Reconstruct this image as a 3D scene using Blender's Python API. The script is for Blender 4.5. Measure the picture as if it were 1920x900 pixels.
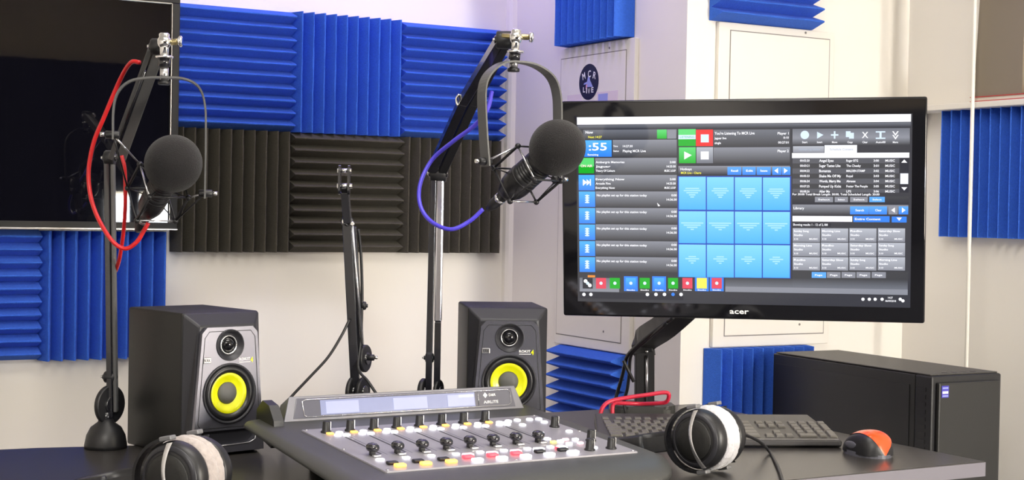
import bpy, bmesh, math, random
from mathutils import Vector, Matrix
random.seed(7)
for _o in list(bpy.data.objects): bpy.data.objects.remove(_o)
S = bpy.context.scene
C = S.collection
PI = math.pi

# ---------------------------------------------------------------- camera
cam_data = bpy.data.cameras.new('camera'); cam = bpy.data.objects.new('camera', cam_data); C.objects.link(cam)
_f = Vector((0.4955, 0.8684, -0.0188)).normalized(); _r = Vector((0.8686, -0.4952, 0.0185)); _r = (_r - _f * _r.dot(_f)).normalized(); _u = _r.cross(_f)
cam.matrix_world = Matrix(((_r.x, _u.x, -_f.x, -2.0749), (_r.y, _u.y, -_f.y, -3.6523), (_r.z, _u.z, -_f.z, 1.1403), (0, 0, 0, 1)))
cam_data.sensor_width = 36; cam_data.lens = 2843.5 * 36 / 1920; cam_data.clip_start = 0.05
S.camera = cam

# ---------------------------------------------------------------- view and world
S.view_settings.view_transform = 'Standard'; S.view_settings.look = 'None'; S.view_settings.gamma = 1
S.view_settings.use_curve_mapping = False; S.view_settings.exposure = 0.36
W = bpy.data.worlds.new('world'); S.world = W; W.use_nodes = True
W.node_tree.nodes['Background'].inputs[0].default_value = (0.8, 0.85, 1.0, 1); W.node_tree.nodes['Background'].inputs[1].default_value = 0.2

# ---------------------------------------------------------------- lights
def area(name, loc, target, sx, sy, power, col):
    d = bpy.data.lights.new(name, 'AREA'); d.shape = 'RECTANGLE'; d.size = sx; d.size_y = sy; d.energy = power; d.color = col
    o = bpy.data.objects.new(name, d); C.objects.link(o); o.location = loc
    o.rotation_euler = (Vector(target) - Vector(loc)).to_track_quat('-Z', 'Y').to_euler(); return o
area('overhead_area_light', (-1.0, -1.9, 2.5), (-1.0, -1.9, 0), 1.2, 0.6, 17, (1.0, 0.95, 0.88))
area('overhead_area_light', (-2.3, -3.9, 2.5), (-2.3, -3.9, 0), 1.2, 0.6, 66, (1.0, 0.95, 0.88))  # added fill from above to brighten the walls, not a known fixture
area('side_window_light', (0.52, -4.2, 1.15), (-0.5, -0.4, 0.95), 0.28, 1.0, 52, (1.0, 0.90, 0.74))
area('blue_led_lamp', (-0.55, -0.45, 2.45), (-0.2, -0.1, 1.7), 0.5, 0.1, 5, (0.35, 0.26, 1.0))

# ---------------------------------------------------------------- materials
def mat(name, col, rough=0.5, metal=0.0, emit=None, estr=0.0, noise=None, bump=None, spec=0.5, coat=0.0, alpha=None, trans=0.0, sheen=0.0):
    """procedural principled material; noise=(scale, amount) varies the colour, bump=(scale, strength) the surface"""
    m = bpy.data.materials.new(name); m.use_nodes = True; nt = m.node_tree; b = nt.nodes['Principled BSDF']
    b.inputs['Base Color'].default_value = (*col, 1); b.inputs['Roughness'].default_value = rough; b.inputs['Metallic'].default_value = metal
    b.inputs['Specular IOR Level'].default_value = spec; b.inputs['Coat Weight'].default_value = coat; b.inputs['Transmission Weight'].default_value = trans
    b.inputs['Sheen Weight'].default_value = sheen
    if emit: b.inputs['Emission Color'].default_value = (*emit, 1); b.inputs['Emission Strength'].default_value = estr
    tc = nt.nodes.new('ShaderNodeTexCoord')
    if noise:
        n = nt.nodes.new('ShaderNodeTexNoise'); n.inputs['Scale'].default_value = noise[0]; n.inputs['Detail'].default_value = 4
        nt.links.new(tc.outputs['Object'], n.inputs['Vector'])
        mx = nt.nodes.new('ShaderNodeMix'); mx.data_type = 'RGBA'
        a = noise[1]
        mx.inputs[6].default_value = (*[c * (1 - a) for c in col], 1); mx.inputs[7].default_value = (*[min(1, c * (1 + a)) for c in col], 1)
        nt.links.new(n.outputs['Fac'], mx.inputs[0]); nt.links.new(mx.outputs[2], b.inputs['Base Color'])
    if bump:
        n = nt.nodes.new('ShaderNodeTexNoise'); n.inputs['Scale'].default_value = bump[0]; n.inputs['Detail'].default_value = 3
        nt.links.new(tc.outputs['Object'], n.inputs['Vector'])
        bp = nt.nodes.new('ShaderNodeBump'); bp.inputs['Strength'].default_value = bump[1]; bp.inputs['Distance'].default_value = 0.002
        nt.links.new(n.outputs['Fac'], bp.inputs['Height']); nt.links.new(bp.outputs['Normal'], b.inputs['Normal'])
    return m
M = {}
M['wall'] = mat('wall_paint', (0.82, 0.785, 0.73), 0.6, bump=(60, 0.08), noise=(1.5, 0.02))
M['board'] = mat('white_board_paint', (0.80, 0.765, 0.71), 0.45, bump=(40, 0.05))
M['groove'] = mat('panel_gap', (0.22, 0.2, 0.19), 0.8)
M['ceiling'] = mat('ceiling_paint', (0.8, 0.79, 0.76), 0.8, noise=(4, 0.03))
M['rearpaint'] = mat('tan_wall_paint', (0.52, 0.42, 0.28), 0.8, noise=(3, 0.05))
M['carpet'] = mat('dark_carpet', (0.06, 0.06, 0.07), 0.95, noise=(150, 0.5), bump=(300, 0.5))
M['curtain'] = mat('black_curtain', (0.008, 0.009, 0.014), 0.9, noise=(8, 0.4))
M['window'] = mat('bright_window_glass', (0.9, 0.95, 1), 0.1, emit=(0.85, 0.92, 1.0), estr=130)
M['blue'] = mat('blue_foam', (0.044, 0.145, 0.66), 0.95, noise=(220, 0.18), bump=(420, 0.7), spec=0.12, sheen=0.04)
M['dark'] = mat('charcoal_foam', (0.080, 0.073, 0.057), 0.95, noise=(220, 0.2), bump=(420, 0.7), spec=0.12, sheen=0.05)
M['desk'] = mat('dark_laminate', (0.035, 0.032, 0.03), 0.3, noise=(90, 0.12), bump=(500, 0.05), spec=0.6)
M['deskedge'] = mat('grey_edge_band', (0.17, 0.16, 0.19), 0.45)
M['steel'] = mat('grey_powder_steel', (0.2, 0.2, 0.21), 0.5, 0.3)
M['black'] = mat('black_plastic', (0.012, 0.012, 0.014), 0.42)
M['blacksat'] = mat('satin_black_vinyl', (0.010, 0.010, 0.0095), 0.5, bump=(700, 0.15))
M['blackgl'] = mat('gloss_black_plastic', (0.006, 0.006, 0.008), 0.08)
M['blackmet'] = mat('black_painted_tube', (0.012, 0.012, 0.016), 0.22, 0.0, spec=0.7, coat=0.4)
M['armgrey'] = mat('grey_side_plate', (0.085, 0.085, 0.085), 0.45)
M['silvertube'] = mat('silver_highlight_bar', (0.75, 0.75, 0.82), 0.18, 1.0)
M['chrome'] = mat('chrome', (0.85, 0.85, 0.85), 0.12, 1.0)
M['brass'] = mat('dull_brass', (0.5, 0.42, 0.22), 0.3, 1.0)
M['foamball'] = mat('grey_foam_windscreen', (0.019, 0.018, 0.019), 1.0, noise=(500, 0.35), bump=(600, 0.8), spec=0.1, sheen=0.15)
M['baffle'] = mat('gunmetal_baffle', (0.26, 0.26, 0.31), 0.27, 0.85)
M['baffledark'] = mat('satin_charcoal_bevel', (0.026, 0.026, 0.032), 0.42, 0.2)
M['rubber'] = mat('black_rubber', (0.012, 0.012, 0.014), 0.35)
M['yellow'] = mat('yellow_cone', (0.74, 0.76, 0.0), 0.38, 0.0, coat=0.3)
M['dustcap'] = mat('grey_dust_cap', (0.09, 0.09, 0.085), 0.6)
M['silver'] = mat('silver_trim', (0.62, 0.62, 0.64), 0.25, 0.9)
M['white'] = mat('white_print', (0.85, 0.85, 0.85), 0.5)
M['plate'] = mat('grey_fader_plate', (0.33, 0.32, 0.35), 0.4, 0.3)
M['slot'] = mat('fader_slot', (0.05, 0.05, 0.06), 0.6)
M['conbody'] = mat('charcoal_console_body', (0.052, 0.053, 0.051), 0.42, bump=(600, 0.1))
M['conunder'] = mat('console_underside', (0.015, 0.016, 0.012), 0.5)
M['conframe'] = mat('silver_grey_bridge', (0.15, 0.15, 0.175), 0.38, 0.3)
M['btnwhite'] = mat('lit_white_button', (0.85, 0.85, 0.9), 0.4, emit=(0.88, 0.9, 1.0), estr=1.8)
M['btnorange'] = mat('lit_orange_button', (0.9, 0.45, 0.1), 0.4, emit=(1.0, 0.42, 0.06), estr=2.2)
M['btnred'] = mat('lit_red_button', (0.8, 0.05, 0.05), 0.4, emit=(1.0, 0.05, 0.08), estr=1.8)
M['btnpink'] = mat('lit_pink_button', (0.9, 0.55, 0.6), 0.4, emit=(1.0, 0.55, 0.65), estr=0.8)
M['btnyellow'] = mat('lit_yellow_lamp', (0.9, 0.7, 0.2), 0.4, emit=(1.0, 0.75, 0.2), estr=1.0)
M['lcd'] = mat('pale_blue_display', (0.1, 0.11, 0.16), 0.12, emit=(0.34, 0.36, 0.58), estr=0.62, noise=(30, 0.2))
M['lcdbright'] = mat('bright_display_readout', (0.2, 0.2, 0.28), 0.12, emit=(0.42, 0.47, 0.82), estr=0.62, noise=(30, 0.2))
M['lcdlime'] = mat('lime_display_bar', (0.5, 0.5, 0.3), 0.12, emit=(0.75, 0.85, 0.5), estr=0.8)
M['lcdglass'] = mat('bridge_glass', (0.12, 0.12, 0.15), 0.1)
M['redcable'] = mat('red_cable', (0.62, 0.012, 0.015), 0.35)
M['pinkcable'] = mat('pinkish_red_cable', (0.72, 0.03, 0.07), 0.35)
M['bluecable'] = mat('violet_blue_cable', (0.07, 0.05, 0.62), 0.35)
M['blackcable'] = mat('black_cable', (0.012, 0.012, 0.014), 0.45)
M['keycap'] = mat('charcoal_keycap', (0.115, 0.108, 0.096), 0.32)
M['keybase'] = mat('black_keyboard_body', (0.034, 0.032, 0.03), 0.35)
M['keyrest'] = mat('gloss_key_rim', (0.05, 0.048, 0.05), 0.18)
M['orange'] = mat('orange_gloss_shell', (0.9, 0.075, 0.01), 0.18, coat=0.5)
M['greybase'] = mat('grey_mouse_base', (0.09, 0.09, 0.11), 0.45)
M['velour'] = mat('grey_velour', (0.60, 0.59, 0.62), 1.0, noise=(160, 0.22), bump=(200, 1.0), spec=0.1, sheen=0.6)
M['velourwarm'] = mat('warm_grey_velour', (0.42, 0.37, 0.35), 1.0, noise=(160, 0.25), bump=(200, 1.0), spec=0.1, sheen=0.5)
M['pccase'] = mat('black_steel_case', (0.018, 0.018, 0.0175), 0.42, noise=(300, 0.1))
M['pctop'] = mat('dark_plastic_top', (0.05, 0.047, 0.043), 0.5, bump=(500, 0.1))
M['badge'] = mat('blue_badge', (0.06, 0.05, 0.42), 0.4)
M['sticker'] = mat('dark_navy_sticker', (0.012, 0.011, 0.035), 0.5)
M['lilac'] = mat('lilac_print', (0.3, 0.34, 0.72), 0.6)
M['palepink'] = mat('pale_pink_paper', (0.72, 0.62, 0.68), 0.7)
M['pinkprint'] = mat('pink_print', (0.7, 0.35, 0.5), 0.6)
M['taupe'] = mat('taupe_card', (0.24, 0.2, 0.15), 0.7)
M['bookred'] = mat('red_cover', (0.5, 0.03, 0.03), 0.5)
M['pages'] = mat('book_pages', (0.75, 0.7, 0.6), 0.9)
M['pipe'] = mat('cream_plastic_pipe', (0.86, 0.83, 0.76), 0.35)
M['tvscreen'] = mat('tv_glass', (0.003, 0.003, 0.006), 0.02, spec=0.6)
M['tvframe'] = mat('tv_frame', (0.012, 0.011, 0.010), 0.5, spec=0.3)
M['tvtrim'] = mat('tv_inner_trim', (0.3, 0.28, 0.26), 0.3, 0.6)

def screen_material():
    m = bpy.data.materials.new('lit_screen_picture'); m.use_nodes = True; nt = m.node_tree; b = nt.nodes['Principled BSDF']
    b.inputs['Base Color'].default_value = (0.004, 0.004, 0.006, 1); b.inputs['Roughness'].default_value = 0.07
    a = nt.nodes.new('ShaderNodeAttribute'); a.attribute_name = 'picture'
    nt.links.new(a.outputs['Color'], b.inputs['Emission Color']); b.inputs['Emission Strength'].default_value = 1.0
    return m
M['picture'] = screen_material()

# ---------------------------------------------------------------- mesh builder
WM = {}
class MB:
    """collects shapes into one mesh; T places everything added (object-local or world)"""
    def __init__(s, T=None): s.bm = bmesh.new(); s.mats = []; s.T = T or Matrix.Identity(4)
    def mi(s, m):
        if m not in s.mats: s.mats.append(m)
        return s.mats.index(m)
    def put(s, verts, faces, m, smooth=False, T=None):
        X = s.T @ T if T else s.T
        vs = [s.bm.verts.new(X @ Vector(v)) for v in verts]; k = s.mi(m); out = []
        for f in faces:
            try: fc = s.bm.faces.new([vs[i] for i in f])
            except ValueError: continue
            fc.material_index = k; fc.smooth = smooth; out.append(fc)
        return out
    def merge(s, b, m, smooth=False, T=None):
        b.verts.ensure_lookup_table(); b.verts.index_update()
        r = s.put([v.co.copy() for v in b.verts], [[v.index for v in f.verts] for f in b.faces], m, smooth, T); b.free(); return r
    def box(s, lo, hi, m, bev=0.0, T=None, seg=2):
        b = bmesh.new(); bmesh.ops.create_cube(b, size=1)
        for v in b.verts: v.co = Vector([lo[i] + (v.co[i] + 0.5) * (hi[i] - lo[i]) for i in range(3)])
        if bev > 0: bmesh.ops.bevel(b, geom=b.edges[:], offset=bev, segments=seg, affect='EDGES', profile=0.5)
        return s.merge(b, m, bev > 0 and seg > 2, T)
    def hexa(s, v8, m, bev=0.0, T=None, seg=2):
        """v8: bottom four then top four, both counter-clockwise"""
        b = bmesh.new(); vs = [b.verts.new(v) for v in v8]
        for f in ((3, 2, 1, 0), (4, 5, 6, 7), (0, 1, 5, 4), (1, 2, 6, 5), (2, 3, 7, 6), (3, 0, 4, 7)): b.faces.new([vs[i] for i in f])
        if bev > 0: bmesh.ops.bevel(b, geom=b.edges[:], offset=bev, segments=seg, affect='EDGES', profile=0.5)
        return s.merge(b, m, False, T)
    def lathe(s, prof, m, T=None, seg=32, smooth=True, cap=True):
        """prof: (radius, z) pairs, turned about local z"""
        V = []; F = []
        for r, z in prof:
            for i in range(seg): a = 2 * PI * i / seg; V.append((r * math.cos(a), r * math.sin(a), z))
        for j in range(len(prof) - 1):
            for i in range(seg):
                k = (i + 1) % seg; F.append((j * seg + i, j * seg + k, (j + 1) * seg + k, (j + 1) * seg + i))
        if cap and prof[0][0] > 1e-6: F.append(tuple(range(seg))[::-1])
        if cap and prof[-1][0] > 1e-6: F.append(tuple((len(prof) - 1) * seg + i for i in range(seg)))
        return s.put(V, F, m, smooth, T)
    def cyl(s, p0, p1, r, m, r1=None, seg=20, bev=0.0):
        p0 = Vector(p0); p1 = Vector(p1); d = p1 - p0; L = d.length; T = Matrix.Translation(p0) @ d.to_track_quat('Z', 'Y').to_matrix().to_4x4()
        r1 = r if r1 is None else r1; b = min(bev, L * 0.4, r * 0.6)
        prof = [(r - b, 0), (r, b), (r1, L - b), (r1 - b, L)] if b > 0 else [(r, 0), (r1, L)]
        V = []; F = []
        fs = s.lathe(prof, m, T, seg, False)
        for f in fs:
            if len(f.verts) == 4: f.smooth = True
    def tube(s, pts, r, m, seg=10, fine=6, closed=False):
        P = smooth_path(pts, fine, closed) if fine > 1 else [Vector(p) for p in pts]
        s.sweep(P, [(r * math.cos(2 * PI * i / seg), r * math.sin(2 * PI * i / seg)) for i in range(seg)], m, True, closed)
    def sweep(s, P, sec, m, smooth=False, closed=False, up=None):
        """sweep the 2-D section along P; up fixes the section's first axis"""
        n = len(P); rings = []; N = Vector(up) if up else None
        for i, p in enumerate(P):
            a = P[i - 1] if i > 0 or closed else P[0]; b = P[(i + 1) % n] if i < n - 1 or closed else P[-1]
            t = (b - a).normalized()
            if N is None: N = t.orthogonal()
            x = ((Vector(up) if up else N) - t * t.dot(Vector(up) if up else N)).normalized(); N = x; y = t.cross(x)
            rings.append([tuple(p + x * q[0] + y * q[1]) for q in sec])
        k = len(sec); V = [v for r in rings for v in r]; F = []
        for j in range(n if closed else n - 1):
            j2 = (j + 1) % n
            for i in range(k): F.append((j * k + i, j * k + (i + 1) % k, j2 * k + (i + 1) % k, j2 * k + i))
        if not closed: F.append(tuple(range(k))[::-1]); F.append(tuple((n - 1) * k + i for i in range(k)))
        return s.put(V, F, m, smooth)
    def prism(s, poly, z0, z1, m, T=None, bev=0.0, smooth=False):
        b = bmesh.new(); lo = [b.verts.new((x, y, z0)) for x, y in poly]; hi = [b.verts.new((x, y, z1)) for x, y in poly]; n = len(poly)
        b.faces.new(lo[::-1]); top = b.faces.new(hi)
        for i in range(n): b.faces.new((lo[i], lo[(i + 1) % n], hi[(i + 1) % n], hi[i]))
        if bev > 0: bmesh.ops.bevel(b, geom=list(top.edges), offset=bev, segments=2, affect='EDGES')
        return s.merge(b, m, smooth, T)
    def ball(s, c, r, m, T=None, sub=4, sc=(1, 1, 1)):
        b = bmesh.new(); bmesh.ops.create_icosphere(b, subdivisions=sub, radius=r)
        for v in b.verts: v.co = Vector([c[i] + v.co[i] * sc[i] for i in range(3)])
        return s.merge(b, m, True, T)
    def text(s, txt, m, T, h=0.01, w=0, depth=0.0002):
        """raised lettering, h = capital height, w = width to fit"""
        cu = bpy.data.curves.new('lettering', 'FONT'); cu.body = txt; cu.size = 1.0; cu.extrude = 0; cu.offset = 0.018; cu.resolution_u = 2
        o = bpy.data.objects.new('lettering', cu); C.objects.link(o); bpy.context.view_layer.update()
        me = o.evaluated_get(bpy.context.evaluated_depsgraph_get()).to_mesh()
        xs = [v.co.x for v in me.vertices]
        if not xs: bpy.data.objects.remove(o); return []
        x0, x1 = min(xs), max(xs); sx = (w / (x1 - x0)) if w else h / 0.7; sy = h / 0.7
        V = [((v.co.x - x0) * sx, v.co.y * sy, depth) for v in me.vertices]; F = [tuple(p.vertices) for p in me.polygons]
        bpy.data.objects.remove(o); bpy.data.curves.remove(cu)
        return s.put(V, F, m, False, T)
    def build(s, name, parent=None, local=True, autosm=False):
        """local=False: the shapes were given in world space and are moved into the parent's"""
        if parent is not None and not local:
            inv = WM[parent.name].inverted()
            for v in s.bm.verts: v.co = inv @ v.co
        bmesh.ops.recalc_face_normals(s.bm, faces=s.bm.faces[:])
        me = bpy.data.meshes.new(name); s.bm.to_mesh(me); s.bm.free()
        for m in s.mats: me.materials.append(m)
        o = bpy.data.objects.new(name, me); C.objects.link(o)
        if parent is not None: o.parent = parent; WM[o.name] = WM[parent.name].copy()
        else: WM[o.name] = Matrix.Identity(4)
        return o
def smooth_path(pts, fine=6, closed=False):
    P = [Vector(p) for p in pts]; n = len(P); out = []
    for i in range(n if closed else n - 1):
        p0 = P[i - 1] if i > 0 or closed else P[0] * 2 - P[1]; p1 = P[i]; p2 = P[(i + 1) % n]
        p3 = P[(i + 2) % n] if closed or i + 2 < n else P[-1] * 2 - P[-2]
        for k in range(fine):
            t = k / fine
            out.append(0.5 * ((2 * p1) + (p2 - p0) * t + (2 * p0 - 5 * p1 + 4 * p2 - p3) * t * t + (3 * p1 - p0 - 3 * p2 + p3) * t ** 3))
    if not closed: out.append(P[-1])
    return out
def place(o, loc, rz=0.0, T=None):
    o.matrix_world = T if T else Matrix.Translation(loc) @ Matrix.Rotation(rz, 4, 'Z'); WM[o.name] = o.matrix_world.copy(); return o
def thing(name, label, cat, loc=(0, 0, 0), rz=0.0, group=None, T=None):
    o = bpy.data.objects.new(name, None); C.objects.link(o); o.empty_display_size = 0.05; place(o, loc, rz, T)
    return tag(o, label, cat, group)
def tag(o, label=None, cat=None, group=None, kind=None):
    if label: o['label'] = label
    if cat: o['category'] = cat
    if group: o['group'] = group
    if kind: o['kind'] = kind
    return o
def copy_tree(o, parent=None):
    c = o.copy(); C.objects.link(c); c.parent = parent
    for ch in list(o.children): copy_tree(ch, c)
    return c
def frame(origin, z, x=None):
    """matrix whose local z is z"""
    z = Vector(z).normalized(); x = Vector(x) if x else z.orthogonal(); x = (x - z * x.dot(z)).normalized(); y = z.cross(x)
    return Matrix(((x.x, y.x, z.x, origin[0]), (x.y, y.y, z.y, origin[1]), (x.z, y.z, z.z, origin[2]), (0, 0, 0, 1)))

# ---------------------------------------------------------------- measured positions (metres)
LEFT_LOWER = [(-1.3733, -1.0433, 0.7817), (-1.3805, -1.0465, 0.9775), (-1.3864, -1.0494, 1.2194)]
LEFT_UPPER = [(-1.3854, -1.0731, 1.219), (-1.3816, -1.0976, 1.2491), (-1.3629, -1.2434, 1.391)]
LEFT_HEAD = [(-1.3614, -1.2441, 1.3979), (-1.36, -1.2676, 1.4146), (-1.3598, -1.2685, 1.3781), (-1.3597, -1.2689, 1.361), (-1.3595, -1.2695, 1.3381)]
LEFT_YOKE = [(-1.4325, -1.2414, 1.2426), (-1.4321, -1.2406, 1.2909), (-1.4257, -1.2437, 1.319), (-1.4088, -1.2529, 1.3363), (-1.3817, -1.2625, 1.3423), (-1.3595, -1.2694, 1.3432), (-1.3291, -1.2752, 1.3429), (-1.3058, -1.2772, 1.3313), (-1.2951, -1.2782, 1.3044), (-1.2933, -1.2802, 1.2571), (-1.2941, -1.2821, 1.1522)]
RIGHT_LOWER = [(-0.7761, -1.0847, 0.7847), (-0.7783, -1.0908, 0.9727), (-0.7792, -1.0967, 1.2096)]
RIGHT_UPPER = [(-0.7838, -1.1055, 1.2164), (-0.8094, -1.2725, 1.3342), (-0.8401, -1.4489, 1.4249)]
RIGHT_HEAD = [(-0.8412, -1.4596, 1.43), (-0.8324, -1.4759, 1.4406), (-0.8337, -1.4759, 1.4054), (-0.8351, -1.4754, 1.3904), (-0.8358, -1.4754, 1.3764)]
RIGHT_YOKE = [(-0.8936, -1.492, 1.2126), (-0.8978, -1.4882, 1.2748), (-0.8987, -1.4841, 1.3337), (-0.8876, -1.4807, 1.3623), (-0.8623, -1.4774, 1.3815), (-0.8359, -1.4751, 1.3869), (-0.7974, -1.4741, 1.3842), (-0.7665, -1.4748, 1.3683), (-0.7536, -1.4769, 1.3422), (-0.751, -1.4793, 1.2994), (-0.751, -1.4817, 1.1877)]
MID_LOWER = [(-0.9231, -1.0583, 0.7882), (-0.9353, -1.0588, 0.9727), (-0.948, -1.06, 1.1164)]
MID_UPPER = [(-0.9512, -1.0698, 1.1136), (-0.9598, -1.0751, 1.1704), (-0.965, -1.0828, 1.2114)]
MID_SIDE = [(-0.8973, -1.0373, 0.8401), (-0.9101, -1.0387, 0.9712), (-0.9238, -1.0395, 1.1064)]
RED_CABLE = [(-1.3824, -1.2096, 1.3709), (-1.3925, -1.1924, 1.3707), (-1.3992, -1.1546, 1.345), (-1.4165, -1.123, 1.2841), (-1.4291, -1.1053, 1.2399), (-1.4357, -1.1027, 1.1864), (-1.4301, -1.1185, 1.1332), (-1.4128, -1.1525, 1.0854), (-1.392, -1.1647, 1.0674), (-1.3745, -1.1745, 1.0774), (-1.3632, -1.1805, 1.0979), (-1.3572, -1.1836, 1.1103)]
RED_CABLE2 = [(-1.3961, -1.159, 1.2203), (-1.3914, -1.1623, 1.1958), (-1.3875, -1.1541, 1.143), (-1.3813, -1.1241, 1.0984), (-1.3756, -1.0823, 1.0523), (-1.3708, -1.0452, 1.0298), (-1.3696, -1.0175, 1.0129), (-1.3715, -1.0057, 0.975), (-1.3736, -1.0057, 0.9191), (-1.3707, -1.0087, 0.8539), (-1.364, -1.0134, 0.8168)]
BLUE_CABLE = [(-0.8185, -1.3707, 1.3449), (-0.8343, -1.3855, 1.3132), (-0.8435, -1.3577, 1.2868), (-0.8659, -1.3225, 1.2596), (-0.8887, -1.2872, 1.2273), (-0.915, -1.2961, 1.1848), (-0.9236, -1.315, 1.1479), (-0.9165, -1.3427, 1.121), (-0.8965, -1.3774, 1.1083), (-0.8692, -1.3927, 1.1223), (-0.849, -1.4038, 1.1435)]
MID_CABLE = [(-0.9474, -1.0758, 0.9345), (-0.964, -1.0785, 0.9055), (-0.989, -1.0766, 0.8668), (-1.0222, -1.0699, 0.8301), (-1.0528, -1.0647, 0.7977), (-1.0673, -1.0683, 0.7813)]
MID_CABLE2 = [(-0.9177, -1.0431, 1.1016), (-0.9089, -1.0376, 1.0514), (-0.9066, -1.0407, 0.9713), (-0.9169, -1.0596, 0.8928), (-0.9282, -1.0772, 0.8451), (-0.9208, -1.1049, 0.823), (-0.9095, -1.1234, 0.7981)]
MONITOR_CABLE = [(-0.393, -1.3228, 0.9454), (-0.3816, -1.2607, 0.9213), (-0.3717, -1.1752, 0.8797), (-0.3608, -1.1243, 0.8535), (-0.3513, -1.0961, 0.8159), (-0.3493, -1.075, 0.7754), (-0.3585, -1.0706, 0.7392)]
MONITOR_CABLE2 = [(-0.3917, -1.3008, 0.9336), (-0.3694, -1.1993, 0.8901), (-0.359, -1.1368, 0.8578), (-0.3512, -1.1191, 0.8182), (-0.3435, -1.1012, 0.7835), (-0.3434, -1.0903, 0.7584)]
MONITOR_CABLE3 = [(-0.3729, -1.1291, 0.8458), (-0.3644, -1.1344, 0.8256), (-0.3493, -1.132, 0.8033)]
PINK_CABLE = [(-0.4414, -1.1611, 0.7586), (-0.4223, -1.1602, 0.7702), (-0.3847, -1.1699, 0.7771), (-0.3527, -1.1881, 0.783), (-0.3252, -1.2037, 0.7878), (-0.3169, -1.2085, 0.7838), (-0.3147, -1.1986, 0.7688)]
PINK_CABLE2 = [(-0.3147, -1.1986, 0.7688), (-0.3226, -1.1826, 0.764), (-0.3435, -1.1478, 0.7598), (-0.3872, -1.1458, 0.7627), (-0.4121, -1.1546, 0.7628)]
STAND_ARM = [(-0.2332, -1.0038, 0.7431), (-0.2339, -1.0011, 0.8472), (-0.2357, -1.0227, 0.8695), (-0.3359, -1.3091, 0.9546), (-0.3338, -1.3556, 0.9878)]
HEAD_CORD = [(-0.5102, -1.674, 0.782), (-0.4586, -1.6346, 0.7692), (-0.3958, -1.5903, 0.7484)]
HEAD_CORD += [(-0.3478, -1.5584, 0.724), (-0.4285, -1.6763, 0.724), (-0.4839, -1.7526, 0.724), (-0.5483, -1.8377, 0.724)]
MIC_LEFT = ((-1.346, -1.28, 1.2065), (0.088, -0.7874, 0.6101))
MIC_RIGHT = ((-0.7931, -1.5486, 1.245), (0.271, -0.7812, 0.5625))
MONITOR_AXES = ((0.72405, -0.68963, 0.01286), (-0.0655, -0.05019, 0.99659), (0.68663, 0.72242, 0.08151))
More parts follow.
